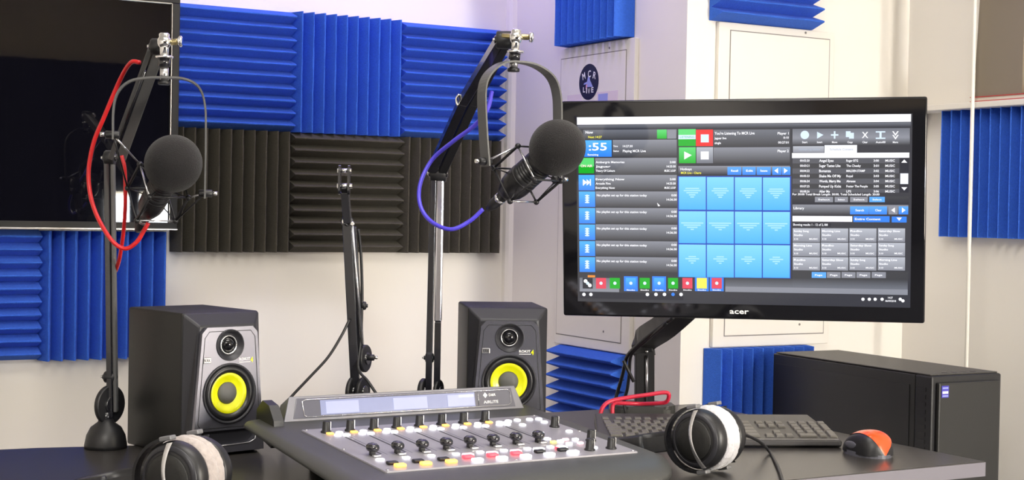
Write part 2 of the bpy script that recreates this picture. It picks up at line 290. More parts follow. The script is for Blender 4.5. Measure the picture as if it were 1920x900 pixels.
UI = [(-296.9, -171.4, 300.2, 169.8, 'bg', 'bg'), (-295.3, 155.6, 297.6, 168.9, 'white', 'white'), (-294.4, 146.1, 297.7, 154.6, 'gm', 'gk'), (-283.6, 128.3, -111.7, 145.8, 'gm', 'gd'), (-229.2, 96.2, -111.8, 127.2, 'gl', 'gd'), (-147.6, 128.9, -130.1, 145.3, 'green2', 'green'), (-129.1, 128.8, -112.7, 145.2, 'gl', 'gl'), (-285.8, 96.5, -231.2, 126.8, 'sky', 'blue'), (-293.0, 78.9, -264.1, 94.6, 'green2', 'green2'), (-293.2, 66.2, -264.2, 78.9, 'green', 'green'), (-262.2, 64.1, -111.9, 94.3, 'gl', 'gd'), (-262.4, 34.9, -112.0, 63.2, 'gl', 'gd'), (-293.4, 34.7, -263.4, 63.2, 'sky', 'blue'), ('tri', -285.3, 55.4, -285.4, 43.6, -277.4, 49.5, 'white'), ('tri', -278.3, 55.4, -278.4, 43.6, -271.4, 49.5, 'white'), (-272.4, 43.6, -270.4, 55.4, 'white', 'white'), (-293.2, 4.2, -262.7, 32.8, 'sky', 'blue'), (-279.7, 11.1, -275.7, 26.9, 'pale', 'pale'), (-281.6, 23.9, -273.6, 25.9, 'pale', 'pale'), (-281.6, 19.8, -273.6, 21.8, 'pale', 'pale'), (-281.7, 15.7, -273.7, 17.6, 'pale', 'pale'), (-281.7, 11.5, -273.7, 13.5, 'pale', 'pale'), (-261.7, 4.6, -111.1, 33.0, 'gl', 'gd'), (-293.2, -26.4, -262.9, 2.3, 'sky', 'blue'), (-279.9, -19.4, -275.9, -3.7, 'pale', 'pale'), (-281.9, -6.6, -273.9, -4.6, 'pale', 'pale'), (-281.9, -10.8, -273.9, -8.8, 'pale', 'pale'), (-282.0, -14.9, -273.9, -12.9, 'pale', 'pale'), (-282.0, -19.0, -274.0, -17.1, 'pale', 'pale'), (-261.9, -25.7, -111.2, 2.7, 'gl', 'gd'), (-293.2, -57.0, -263.2, -28.3, 'sky', 'blue'), (-280.2, -50.1, -276.2, -34.3, 'pale', 'pale'), (-282.2, -37.2, -274.1, -35.2, 'pale', 'pale'), (-282.2, -41.4, -274.2, -39.4, 'pale', 'pale'), (-282.2, -45.5, -274.2, -43.5, 'pale', 'pale'), (-282.3, -49.7, -274.3, -47.7, 'pale', 'pale'), (-262.2, -56.1, -111.3, -27.7, 'gl', 'gd'), (-293.1, -86.7, -263.5, -59.0, 'sky', 'blue'), (-280.5, -79.8, -276.5, -64.9, 'pale', 'pale'), (-282.4, -67.9, -274.4, -65.9, 'pale', 'pale'), (-282.5, -72.0, -274.5, -70.1, 'pale', 'pale'), (-282.5, -76.2, -274.5, -74.2, 'pale', 'pale'), (-282.6, -80.4, -274.5, -78.4, 'pale', 'pale'), (-262.5, -85.6, -111.4, -58.1, 'gl', 'gd'), (-293.1, -116.5, -263.7, -88.7, 'sky', 'blue'), (-280.8, -109.5, -276.7, -94.6, 'pale', 'pale'), (-282.7, -97.6, -274.7, -95.6, 'pale', 'pale'), (-282.8, -101.8, -274.7, -99.8, 'pale', 'pale'), (-282.8, -106.0, -274.8, -104.0, 'pale', 'pale'), (-282.8, -110.1, -274.8, -108.1, 'pale', 'pale'), (-262.7, -115.1, -111.5, -87.6, 'gl', 'gd'), ('tri', -148.2, 12.6, -142.3, 6.8, -146.2, 5.8, 'white'), (-293.2, -152.9, -219.1, -127.1, 'gm', 'gl'), (-287.6, -147.3, -268.5, -127.4, 'gk', 'gk'), ('disc', -278.1, -137.4, 3.0, 'pale'), (-262.5, -146.9, -243.5, -127.0, 'red2', 'red2'), ('disc', -253.0, -136.9, 3.0, 'pale'), (-236.5, -146.4, -217.6, -126.6, 'green', 'green'), ('disc', -227.0, -136.5, 3.0, 'pale'), (-210.1, -150.8, -184.3, -123.2, 'blue', 'blue'), (-206.6, -145.9, -187.8, -126.1, 'sky', 'blue'), ('disc', -197.2, -136.0, 3.0, 'pale'), (-180.9, -145.4, -162.1, -125.7, 'green', 'green'), ('disc', -171.5, -135.6, 3.0, 'pale'), (-157.7, -149.9, -132.2, -122.4, 'blue', 'blue'), (-154.3, -145.0, -135.6, -125.3, 'sky', 'blue'), ('disc', -144.9, -135.1, 3.0, 'pale'), (-128.7, -144.5, -110.2, -124.9, 'green', 'green'), ('disc', -119.4, -134.7, 3.0, 'pale'), (-102.3, -144.1, -83.9, -124.5, 'red2', 'red2'), ('disc', -93.1, -134.3, 3.0, 'pale'), (-79.5, -148.5, -54.3, -121.2, 'blue', 'blue'), (-76.1, -143.6, -57.7, -124.1, 'yellow', 'yellow'), (-52.4, -148.0, -27.3, -120.7, 'blue', 'blue'), (-49.0, -143.2, -30.7, -123.7, 'red2', 'red2'), ('disc', -39.8, -133.4, 3.0, 'pale'), ('disc', -282.0, -133.4, 3.5, 'white'), ('disc', -274.1, -141.3, 3.5, 'white'), (-277.9, -126.3, -263.9, -122.3, 'orange', 'orange'), (-293.4, -165.7, -101.0, -153.8, 'gk', 'gk'), ('disc', -285.3, -158.4, 3.2, 'white'), ('disc', -272.2, -158.2, 3.2, 'white'), ('disc', -166.7, -156.2, 3.2, 'white'), ('disc', -150.9, -155.9, 3.2, 'white'), ('disc', -135.2, -155.6, 3.2, 'white'), ('disc', -119.5, -155.3, 3.2, 'blue'), ('disc', -104.8, -155.1, 3.2, 'white'), (-108.8, 135.4, -77.4, 145.9, 'green2', 'green2'), (-108.8, 127.7, -77.5, 135.4, 'pale', 'pale'), (-108.8, 115.2, -77.5, 127.7, 'green', 'green'), (-77.0, 115.0, -46.3, 144.7, 'red', 'red'), (-68.3, 121.7, -53.9, 136.1, 'pale', 'pale'), (-107.9, 84.3, -77.5, 113.2, 'green2', 'green'), ('tri', -98.3, 105.6, -98.3, 91.1, -84.8, 98.8, 'white'), (-76.1, 84.2, -46.3, 113.1, 'gll', 'gm'), (-68.4, 91.0, -54.0, 105.4, 'white', 'white'), (-45.3, 114.5, 89.8, 144.0, 'gm', 'gd'), (-45.4, 84.0, 89.9, 112.6, 'gl', 'gd'), (-109.0, 63.0, 90.0, 79.3, 'gl', 'gk'), (-20.5, 63.0, 4.2, 77.4, 'blue2', 'blue'), (6.1, 63.0, 29.8, 77.4, 'blue2', 'blue'), (31.7, 63.0, 56.3, 77.3, 'blue2', 'blue'), (59.1, 63.0, 75.1, 77.3, 'blue2', 'blue'), (76.0, 63.0, 91.0, 77.2, 'blue2', 'blue'), ('tri', 62.8, 70.6, 69.4, 75.4, 69.4, 65.8, 'white'), ('tri', 86.3, 70.6, 79.7, 75.3, 79.8, 65.8, 'white'), (-110.3, -123.2, 92.3, 61.1, 'deep', 'deep'), (-108.2, 0.2, -59.4, 59.7, 'cyan', 'sky'), (-96.5, 37.5, -71.4, 39.7, 'cyan2', 'cyan2'), (-99.4, 33.7, -68.5, 35.8, 'cyan2', 'cyan2'), (-94.6, 29.8, -73.3, 31.9, 'cyan2', 'cyan2'), (-89.8, 25.9, -78.2, 28.1, 'cyan2', 'cyan2'), (-87.4, 22.1, -80.6, 24.2, 'cyan2', 'cyan2'), (-108.4, -61.0, -59.5, -2.7, 'cyan', 'sky'), (-104.4, -25.2, -63.8, -23.0, 'cyan2', 'cyan2'), (-99.6, -29.1, -68.6, -26.9, 'cyan2', 'cyan2'), (-93.8, -33.0, -74.4, -30.8, 'cyan2', 'cyan2'), (-87.0, -36.8, -81.2, -34.7, 'cyan2', 'cyan2'), (-108.6, -122.9, -59.5, -63.4, 'cyan', 'sky'), (-91.0, -86.5, -77.4, -84.3, 'cyan2', 'cyan2'), (-96.9, -90.4, -71.6, -88.2, 'cyan2', 'cyan2'), (-91.0, -94.3, -77.5, -92.1, 'cyan2', 'cyan2'), (-86.7, -98.2, -81.8, -96.0, 'cyan2', 'cyan2'), (-57.4, 0.1, -9.1, 59.3, 'cyan', 'sky'), (-45.9, 37.2, -21.0, 39.4, 'cyan2', 'cyan2'), (-48.8, 33.4, -18.1, 35.5, 'cyan2', 'cyan2'), (-44.0, 29.5, -22.9, 31.7, 'cyan2', 'cyan2'), (-39.2, 25.7, -27.7, 27.8, 'cyan2', 'cyan2'), (-36.8, 21.8, -30.1, 24.0, 'cyan2', 'cyan2'), (-57.5, -60.8, -9.1, -2.8, 'cyan', 'sky'), (-53.7, -25.2, -13.4, -23.1, 'cyan2', 'cyan2'), (-48.9, -29.1, -18.1, -27.0, 'cyan2', 'cyan2'), (-43.1, -32.9, -23.9, -30.8, 'cyan2', 'cyan2'), (-36.4, -36.8, -30.6, -34.7, 'cyan2', 'cyan2'), (-57.6, -122.5, -9.0, -63.3, 'cyan', 'sky'), (-40.2, -86.2, -26.8, -84.1, 'cyan2', 'cyan2'), (-46.0, -90.1, -21.0, -88.0, 'cyan2', 'cyan2'), (-40.3, -94.0, -26.8, -91.9, 'cyan2', 'cyan2'), (-35.9, -97.9, -31.1, -95.8, 'cyan2', 'cyan2'), (-7.2, -0.1, 40.8, 58.9, 'cyan', 'sky'), (4.3, 36.9, 28.9, 39.0, 'cyan2', 'cyan2'), (1.4, 33.1, 31.8, 35.2, 'cyan2', 'cyan2'), (6.2, 29.3, 27.1, 31.4, 'cyan2', 'cyan2'), (10.9, 25.4, 22.3, 27.5, 'cyan2', 'cyan2'), (13.3, 21.6, 20.0, 23.7, 'cyan2', 'cyan2'), (-7.1, -60.7, 40.9, -2.9, 'cyan', 'sky'), (-3.3, -25.2, 36.6, -23.1, 'cyan2', 'cyan2'), (1.4, -29.1, 31.9, -27.0, 'cyan2', 'cyan2'), (7.2, -32.9, 26.2, -30.8, 'cyan2', 'cyan2'), (13.8, -36.8, 19.5, -34.7, 'cyan2', 'cyan2'), (-7.1, -122.1, 41.0, -63.1, 'cyan', 'sky'), (10.1, -86.0, 23.4, -83.9, 'cyan2', 'cyan2'), (4.3, -89.9, 29.1, -87.7, 'cyan2', 'cyan2'), (10.1, -93.7, 23.4, -91.6, 'cyan2', 'cyan2'), (14.4, -97.6, 19.1, -95.5, 'cyan2', 'cyan2'), (42.7, -0.2, 90.2, 58.5, 'cyan', 'sky'), (54.0, 36.6, 78.4, 38.7, 'cyan2', 'cyan2'), (51.2, 32.8, 81.3, 34.9, 'cyan2', 'cyan2'), (55.9, 29.0, 76.6, 31.1, 'cyan2', 'cyan2'), (60.6, 25.2, 71.9, 27.3, 'cyan2', 'cyan2'), (63.0, 21.4, 69.6, 23.5, 'cyan2', 'cyan2'), (42.8, -60.6, 90.4, -3.1, 'cyan', 'sky'), (46.6, -25.3, 86.2, -23.2, 'cyan2', 'cyan2'), (51.3, -29.1, 81.5, -27.0, 'cyan2', 'cyan2'), (57.0, -32.9, 75.8, -30.8, 'cyan2', 'cyan2'), (63.6, -36.8, 69.3, -34.7, 'cyan2', 'cyan2'), (42.9, -121.7, 90.6, -63.0, 'cyan', 'sky'), (60.0, -85.8, 73.2, -83.6, 'cyan2', 'cyan2'), (54.3, -89.6, 78.9, -87.5, 'cyan2', 'cyan2'), (60.0, -93.5, 73.2, -91.3, 'cyan2', 'cyan2'), (64.2, -97.3, 69.0, -95.2, 'cyan2', 'cyan2'), (94.5, 128.6, 296.0, 144.6, 'gm', 'gl'), (94.5, 115.5, 296.2, 128.6, 'gl', 'gd'), ('disc', 115.9, 133.9, 7.5, 'pale'), ('tri', 137.2, 139.4, 137.3, 127.1, 148.3, 133.7, 'pale'), (161.2, 132.1, 174.1, 134.9, 'pale', 'pale'), (166.3, 126.9, 169.1, 140.1, 'pale', 'pale'), (187.0, 129.6, 195.2, 139.9, 'pale', 'pale'), (192.5, 126.8, 200.8, 137.1, 'pale', 'pale'), (238.1, 137.2, 254.4, 139.5, 'pale', 'pale'), (244.5, 128.3, 248.1, 137.6, 'pale', 'pale'), (238.2, 126.0, 254.6, 128.3, 'pale', 'pale'), (95.5, 102.7, 149.4, 114.0, 'gll', 'gl'), (150.3, 101.5, 206.4, 115.6, 'white2', 'white2'), (93.7, 93.0, 295.5, 101.9, 'white', 'white'), (94.7, 83.5, 278.5, 92.5, 'gm2', 'gm2'), (94.7, 74.5, 278.6, 83.5, 'gd', 'gd'), (94.7, 65.4, 278.7, 74.5, 'gm2', 'gm2'), (94.8, 56.4, 278.8, 65.4, 'gd', 'gd'), (94.8, 47.4, 278.8, 56.4, 'gm2', 'gm2'), (94.8, 38.3, 278.9, 47.4, 'gd', 'gd'), (94.9, 31.8, 279.0, 38.3, 'gm2', 'gm2'), (279.7, 32.0, 295.0, 91.7, 'gk', 'gk'), (280.6, 47.0, 294.2, 65.6, 'white2', 'white2'), ('tri', 282.1, 84.3, 292.1, 84.3, 287.0, 89.9, 'white'), ('tri', 282.6, 41.3, 292.5, 41.4, 287.6, 35.7, 'white'), (94.9, 11.0, 295.5, 25.2, 'gd', 'gk'), (134.1, 14.6, 165.7, 24.1, 'gl', 'gl'), (168.4, 14.8, 191.5, 24.2, 'gl', 'gl'), (195.2, 14.9, 225.5, 24.3, 'gl', 'gl'), (228.2, 15.0, 254.7, 24.4, 'blue2', 'blue2'), (95.0, -6.9, 294.8, 10.1, 'gl', 'gd'), (195.3, -6.8, 227.4, 7.3, 'blue2', 'blue'), (227.9, -6.7, 258.5, 7.5, 'blue2', 'blue'), (261.2, -6.5, 276.7, 7.6, 'gl', 'gl'), (278.5, -6.4, 294.8, 7.6, 'blue2', 'blue'), ('tri', 265.8, 1.0, 272.1, 5.7, 272.2, -3.7, 'white'), ('tri', 290.2, 1.1, 283.9, 5.8, 284.0, -3.6, 'white'), (95.1, -20.0, 199.1, -10.1, 'white', 'white'), (201.0, -20.4, 263.2, -9.6, 'blue', 'blue'), (266.8, -20.6, 292.2, -10.2, 'blue', 'blue'), ('tri', 275.0, -12.1, 284.0, -12.1, 279.6, -17.7, 'white'), (95.1, -29.2, 162.2, -22.5, 'gk', 'gk'), (95.6, -56.5, 143.3, -32.1, 'gll', 'gl'), (95.7, -82.3, 143.4, -57.9, 'gll', 'gl'), (95.8, -107.7, 143.6, -83.8, 'gll', 'gl'), (145.2, -56.0, 192.4, -31.8, 'gll', 'gl'), (145.3, -81.7, 192.6, -57.4, 'gll', 'gl'), (145.4, -107.0, 192.8, -83.1, 'gll', 'gl'), (194.3, -55.5, 241.1, -31.4, 'gll', 'gl'), (194.4, -81.1, 241.3, -56.9, 'gll', 'gl'), (194.6, -106.3, 241.5, -82.5, 'gll', 'gl'), (243.4, -55.0, 289.8, -31.0, 'gll', 'gl'), (243.6, -80.5, 290.1, -56.4, 'gll', 'gl'), (243.8, -105.6, 290.3, -81.9, 'gll', 'gl'), (95.4, -121.9, 296.0, -107.6, 'gd', 'gd'), (129.2, -120.8, 154.4, -110.3, 'blue2', 'blue2'), (155.8, -120.4, 179.5, -109.9, 'gl', 'gl'), (181.4, -120.0, 205.4, -109.5, 'gl', 'gl'), (207.2, -119.6, 231.2, -109.1, 'gl', 'gl'), (233.5, -119.2, 257.7, -108.7, 'gl', 'gl'), (-24.4, -139.1, 295.3, -122.8, 'gd', 'gm'), (-24.4, -148.7, 295.4, -139.1, 'gl', 'gl'), (95.5, -138.1, 295.3, -121.9, 'gd', 'gm'), ('disc', 218.7, -157.7, 2.8, 'white'), ('disc', 229.7, -157.5, 2.8, 'white'), ('disc', 239.8, -157.3, 2.8, 'white'), ('disc', 251.7, -157.1, 2.8, 'white'), ('disc', 282.8, -156.5, 2.8, 'white'), ('disc', 287.4, -159.2, 2.8, 'white')]
UI_TEXT = [(-279.5, 139.1, 4.9, 'Now', 'W', 0), (-274.6, 130.8, 3.9, 'Next 14:27', 'Y', 0), (-273.8, 108.3, 13.7, ':55', 'W', 33.8), (-275.9, 98.8, 3.4, 'Remaining', 'W', 0), (-210.4, 113.8, 3.9, '14:27:30', 'W', 0), (-210.5, 104.8, 4.4, 'Playing MCR Live', 'W', 42.3), (-228.2, 114.4, 2.9, 'Time', 'W', 0), (-228.2, 105.6, 3.0, 'Status', 'W', 0), (-289.1, 77.7, 4.4, 'ON AIR', 'P', 22.0), (-261.1, 84.8, 3.9, 'Ambergris Memories', 'W', 53.5), (-261.2, 76.9, 3.9, 'Jaguar', 'W', 27.8), (-261.2, 69.1, 3.9, 'Theory Of Colours', 'W', 35.7), (-124.5, 84.4, 3.9, '3:00', 'W', 10.7), (-130.3, 76.7, 3.9, '14:33:30', 'W', 16.5), (-134.3, 68.9, 3.9, 'MUSIC LOOP', 'W', 20.4), (-261.4, 53.4, 3.9, 'Everything Now', 'W', 53.6), (-261.4, 45.6, 3.9, 'Arcade Fire', 'W', 27.8), (-261.5, 37.7, 3.9, 'Everything Now', 'W', 35.8), (-124.6, 53.4, 3.9, '3:00', 'W', 10.7), (-130.5, 45.7, 3.9, '14:33:30', 'W', 16.6), (-134.4, 37.9, 3.9, 'MUSIC LOOP', 'W', 20.4), (-285.4, 44.1, 10.8, 'I', 'W', 0), (-259.6, 24.0, 3.9, 'No playlist set up for this station today', 'W', 92.9), (-121.8, 24.3, 3.9, '0:00', 'W', 9.7), (-130.6, 16.5, 3.9, '14:36:30', 'W', 18.5), (-259.9, -6.5, 3.9, 'No playlist set up for this station today', 'W', 93.0), (-121.9, -5.8, 3.9, '0:00', 'W', 9.7), (-130.7, -13.6, 3.9, '14:36:30', 'W', 18.5), (-260.1, -37.1, 4.0, 'No playlist set up for this station today', 'W', 93.1), (-122.0, -36.0, 3.9, '0:00', 'W', 9.7), (-130.8, -43.9, 4.0, '14:36:30', 'W', 18.5), (-260.4, -67.7, 4.0, 'No playlist set up for this station today', 'W', 93.2), (-122.1, -66.2, 3.9, '0:00', 'W', 9.7), (-130.9, -74.1, 3.9, '14:36:30', 'W', 18.5), (-260.6, -97.4, 4.0, 'No playlist set up for this station today', 'W', 93.3), (-122.2, -95.6, 4.0, '0:00', 'W', 9.7), (-131.0, -103.5, 3.9, '14:36:30', 'W', 18.5), (-205.2, -149.7, 2.4, 'Studio', 'W', 15.8), (-179.5, -149.3, 2.5, 'Studio', 'W', 15.8), (-152.8, -148.8, 2.4, 'Studio', 'W', 15.7), (-127.3, -148.4, 2.5, 'Studio', 'W', 15.6), (-100.9, -147.9, 2.5, 'Studio', 'W', 15.6), (-74.7, -147.4, 2.4, 'Studio', 'W', 15.6), (-47.5, -146.9, 2.4, 'Studio', 'W', 15.4), (-105.9, 129.9, 3.4, 'LISTENING', 'G', 26.0), (-43.4, 135.5, 4.8, "You're Listening To MCR Live", 'W', 71.2), (-43.4, 127.3, 3.9, 'jaguar live', 'W', 21.0), (-43.4, 118.7, 3.9, 'single', 'W', 11.4), (68.3, 134.9, 4.3, 'Player 1', 'W', 19.6), (78.6, 127.5, 3.8, '0:10', 'W', 9.4), (69.3, 119.0, 3.8, '00:27:01', 'W', 18.7), (68.4, 103.6, 4.3, 'Player 2', 'W', 19.6), (-105.1, 71.6, 4.3, 'Hotkeys', 'W', 20.3), (-104.2, 65.0, 3.9, 'MCR Live - Charts', 'Y', 36.7), (-13.8, 68.8, 3.8, 'Recall', 'W', 12.3), (12.8, 68.8, 3.8, 'Edit', 'W', 12.3), (38.3, 68.7, 3.9, 'Rename', 'W', 12.3), (111.3, 119.5, 3.3, 'Start', 'W', 9.3), (137.3, 119.4, 3.3, 'Insert', 'W', 9.3), (163.2, 119.2, 3.3, 'Move', 'W', 9.2), (189.8, 119.1, 3.2, 'Copy', 'W', 9.2), (215.5, 118.9, 3.3, 'Clear', 'W', 9.1), (238.3, 118.8, 3.3, 'Autofill', 'W', 16.3), (267.3, 118.6, 3.3, 'More', 'W', 9.0), (214.5, 128.0, 10.3, 'X', 'W', 10.9), (266.2, 131.9, 7.4, 'V', 'W', 10.9), (266.3, 125.4, 7.4, 'V', 'W', 10.9), (105.8, 106.5, 3.8, 'Hardware Log Selection', 'P2', 37.1), (159.6, 106.3, 3.8, 'Schedule Content', 'gll', 40.4), (107.7, 86.6, 3.8, '00:02:20', 'W', 16.8), (141.2, 86.1, 4.5, 'Angel Eyes', 'W', 24.9), (188.2, 86.2, 4.0, 'Roger BTG', 'W', 20.2), (234.9, 86.2, 3.8, '3:00', 'W', 9.1), (254.9, 86.1, 3.9, 'MUSIC', 'W', 16.3), (107.8, 77.5, 3.8, '00:03:21', 'W', 16.7), (141.2, 77.0, 4.6, 'Sugar Tastes Like', 'W', 37.0), (188.3, 77.2, 4.0, 'The Cheeky', 'W', 24.8), (235.0, 77.2, 3.8, '3:01', 'W', 9.1), (255.0, 77.1, 3.9, 'MUSIC', 'W', 16.3), (107.8, 68.4, 3.8, '00:04:22', 'W', 16.8), (141.3, 67.9, 4.6, 'Bonanza', 'W', 20.3), (188.4, 68.2, 3.9, 'MALDEN STAMP', 'W', 32.1), (235.1, 68.2, 3.8, '3:02', 'W', 9.1), (255.1, 68.1, 3.9, 'MUSIC', 'W', 16.3), (107.8, 59.3, 3.8, '00:05:23', 'W', 16.8), (141.3, 58.9, 4.5, 'Shake Me Off My', 'W', 37.9), (188.4, 59.1, 4.0, 'Royal', 'W', 11.1), (235.1, 59.2, 3.8, '3:03', 'W', 9.2), (255.2, 59.1, 3.9, 'MUSIC', 'W', 16.3), (107.9, 50.1, 3.8, '00:06:24', 'W', 16.8), (141.4, 49.8, 4.5, 'Words, Marry Me', 'W', 37.0), (188.5, 50.1, 3.9, 'Abraxas', 'W', 15.6), (235.2, 50.2, 3.8, '3:04', 'W', 9.1), (255.3, 50.1, 4.0, 'MUSIC', 'W', 16.3), (107.9, 41.0, 3.8, '00:07:25', 'W', 16.8), (141.4, 40.7, 4.5, 'Pumped Up Kicks', 'W', 38.0), (188.6, 41.0, 4.0, 'Foster The People', 'W', 36.7), (235.3, 41.2, 3.7, '3:05', 'W', 9.1), (255.3, 41.1, 4.0, 'MUSIC', 'W', 16.4), (108.0, 31.9, 3.8, '00:08:26', 'W', 16.7), (141.5, 31.6, 4.5, 'After Me', 'W', 18.5), (188.6, 32.0, 3.9, 'LPS', 'W', 8.3), (235.4, 32.2, 3.7, '3:06', 'W', 9.1), (255.4, 32.1, 4.0, 'MUSIC', 'W', 16.4), (94.9, 26.8, 3.8, 'For 30:00 Total Break Length: 30:00, Total Scheduled Length: 30:00', 'W', 150.6), (139.7, 17.9, 2.9, 'Select', 'W', 20.4), (174.0, 18.0, 2.9, 'Select', 'W', 12.0), (200.7, 18.1, 2.9, 'Select', 'W', 19.3), (233.7, 18.2, 2.9, 'Select', 'W', 15.5), (96.9, 1.8, 4.3, 'Library', 'W', 18.7), (204.5, -1.2, 3.8, 'Search', 'W', 14.7), (238.4, -1.0, 3.7, 'Clear', 'W', 11.0), (203.7, -16.8, 3.8, 'Entire Content', 'W', 44.0), (96.0, -27.5, 3.8, 'Showing results 1 - 12 of 2,188', 'W', 60.7), (97.5, -38.8, 3.4, 'Sunday Song', 'W', 26.2), (97.5, -46.0, 3.5, 'Studio', 'W', 15.9), (97.5, -52.9, 2.9, '3:10', 'W', 7.5), (124.7, -52.6, 2.8, 'MUSIC', 'W', 14.9), (97.6, -64.7, 3.5, 'Morning Line', 'W', 31.8), (97.6, -71.9, 3.5, 'Studio', 'W', 16.0), (97.6, -78.8, 2.9, '3:10', 'W', 7.6), (124.8, -78.4, 2.8, 'MUSIC', 'W', 15.0), (97.7, -90.6, 3.5, 'Radio', 'W', 20.6), (97.7, -97.8, 3.5, 'Studio', 'W', 16.0), (97.7, -104.7, 2.9, '3:10', 'W', 7.6), (124.9, -104.3, 2.9, 'MUSIC', 'W', 15.0), (147.0, -38.4, 3.4, 'Morning Line', 'W', 31.5), (147.0, -45.5, 3.4, 'Studio', 'W', 15.8), (147.1, -52.4, 2.9, '3:10', 'W', 7.4), (174.0, -52.1, 2.8, 'MUSIC', 'W', 14.8), (147.1, -64.1, 3.4, 'Radio', 'W', 20.5), (147.2, -71.3, 3.4, 'Studio', 'W', 15.8), (147.2, -78.2, 2.9, '3:10', 'W', 7.5), (174.1, -77.8, 2.8, 'MUSIC', 'W', 14.9), (147.3, -89.9, 3.4, 'Saturday Slow', 'W', 37.1), (147.3, -97.1, 3.5, 'Studio', 'W', 15.8), (147.4, -104.0, 2.9, '3:10', 'W', 7.4), (174.3, -103.6, 2.9, 'MUSIC', 'W', 14.8), (196.0, -38.0, 3.4, 'Radio', 'W', 20.3), (196.1, -45.1, 3.4, 'Studio', 'W', 15.6), (196.2, -51.9, 2.8, '3:10', 'W', 7.3), (222.8, -51.7, 2.9, 'MUSIC', 'W', 14.7), (196.2, -63.6, 3.4, 'Saturday Slow', 'W', 36.8), (196.3, -70.7, 3.4, 'Studio', 'W', 15.7), (196.3, -77.6, 2.9, '3:10', 'W', 7.4), (223.0, -77.3, 2.9, 'MUSIC', 'W', 14.7), (196.4, -89.3, 3.4, 'Sunday Song', 'W', 25.8), (196.5, -96.4, 3.4, 'Studio', 'W', 15.7), (196.5, -103.3, 2.9, '3:10', 'W', 7.4), (223.3, -102.9, 2.9, 'MUSIC', 'W', 14.6), (245.1, -37.6, 3.4, 'Saturday Slow', 'W', 36.5), (245.2, -44.7, 3.4, 'Studio', 'W', 15.5), (245.3, -51.5, 2.9, '3:10', 'W', 7.3), (271.7, -51.2, 2.8, 'MUSIC', 'W', 14.5), (245.4, -63.1, 3.4, 'Sunday Song', 'W', 25.5), (245.4, -70.2, 3.4, 'Studio', 'W', 15.6), (245.5, -77.0, 2.8, '3:10', 'W', 7.3), (272.0, -76.7, 2.9, 'MUSIC', 'W', 14.5), (245.6, -88.6, 3.4, 'Morning Line', 'W', 31.0), (245.7, -95.7, 3.4, 'Studio', 'W', 15.5), (245.7, -102.6, 2.9, '3:10', 'W', 7.4), (272.2, -102.2, 2.8, 'MUSIC', 'W', 14.6), (134.8, -117.1, 2.9, 'Page', 'W', 13.1), (161.4, -116.7, 2.9, 'Page', 'W', 13.0), (186.9, -116.3, 2.9, 'Page', 'W', 13.0), (212.8, -115.9, 2.9, 'Page', 'W', 12.9), (239.0, -115.5, 2.9, 'Page', 'W', 12.8), (261.8, -155.7, 3.3, '14:27', 'W', 8.2), (257.3, -161.5, 3.3, '06/09/2018', 'W', 18.2)]
LOGO = (-16.7, -188.6, 34.5)
ACTIVE = [(-295.2, 172.9), (302.0, -165.6), (-293.4, -166.5), (298.4, 166.9)]


# ---------------------------------------------------------------- the room
def slab(name, lo, hi, m):
    b = MB(); b.box(lo, hi, m); return tag(b.build(name), kind='structure')
slab('floor', (-3.7, -5.6, -0.1), (0.85, 0.12, 0), M['carpet'])
slab('ceiling', (-3.7, -5.6, 2.6), (0.85, 0.12, 2.7), M['ceiling'])
slab('wall_back', (-3.7, 0, 0), (0.0, 0.12, 2.6), M['wall'])
slab('wall_corner', (0, -0.81, 0), (0.85, 0.12, 2.6), M['wall'])
slab('wall_right', (0.69, -5.5, 0), (0.85, -0.81, 2.6), M['wall'])
slab('wall_left', (-3.7, -5.5, 0), (-3.6, 0, 2.6), M['wall'])
b = MB(); b.box((-3.7, -5.6, 0), (0.85, -5.5, 2.6), M['rearpaint']); tag(b.build('wall_rear'), kind='structure')
def curtain(x0_, x1_, z0_, z1_, label):
    b = MB(); n = max(8, int((x1_ - x0_) * 16)); xs = [x0_ + (x1_ - x0_) * i / n for i in range(n + 1)]
    V = [(x, -5.44 + 0.025 * math.sin(i * 2.1), z) for z in (z0_, z1_) for i, x in enumerate(xs)]
    b.put(V + [(v[0], v[1] - 0.006, v[2]) for v in V], [(i, i + 1, n + 2 + i, n + 1 + i) for i in range(n)] + [(2 * n + 2 + i, 3 * n + 3 + i, 3 * n + 4 + i, 2 * n + 3 + i) for i in range(n)], M['curtain'], True)
    tag(b.build('blackout_curtain'), label, 'curtain')
curtain(-3.5, 0.27, 0.02, 1.97, 'black blackout curtain hanging along the rear wall')
curtain(0.275, 0.68, 1.215, 1.97, 'short black blackout curtain above the small rear window')
b = MB(); b.box((0.30, -5.5, 0.99), (0.685, -5.47, 1.19), M['window']); tag(b.build('window_1'), kind='structure')
b = MB(); b.prism([(0, 0), (-0.022, 0), (-0.019, -0.012), (-0.012, -0.019), (0, -0.022)], 0, 2.6, M['wall']); tag(b.build('corner_shade_strip_1'), kind='structure')  # added strip in the corner, shaped to stand in for a band of shade

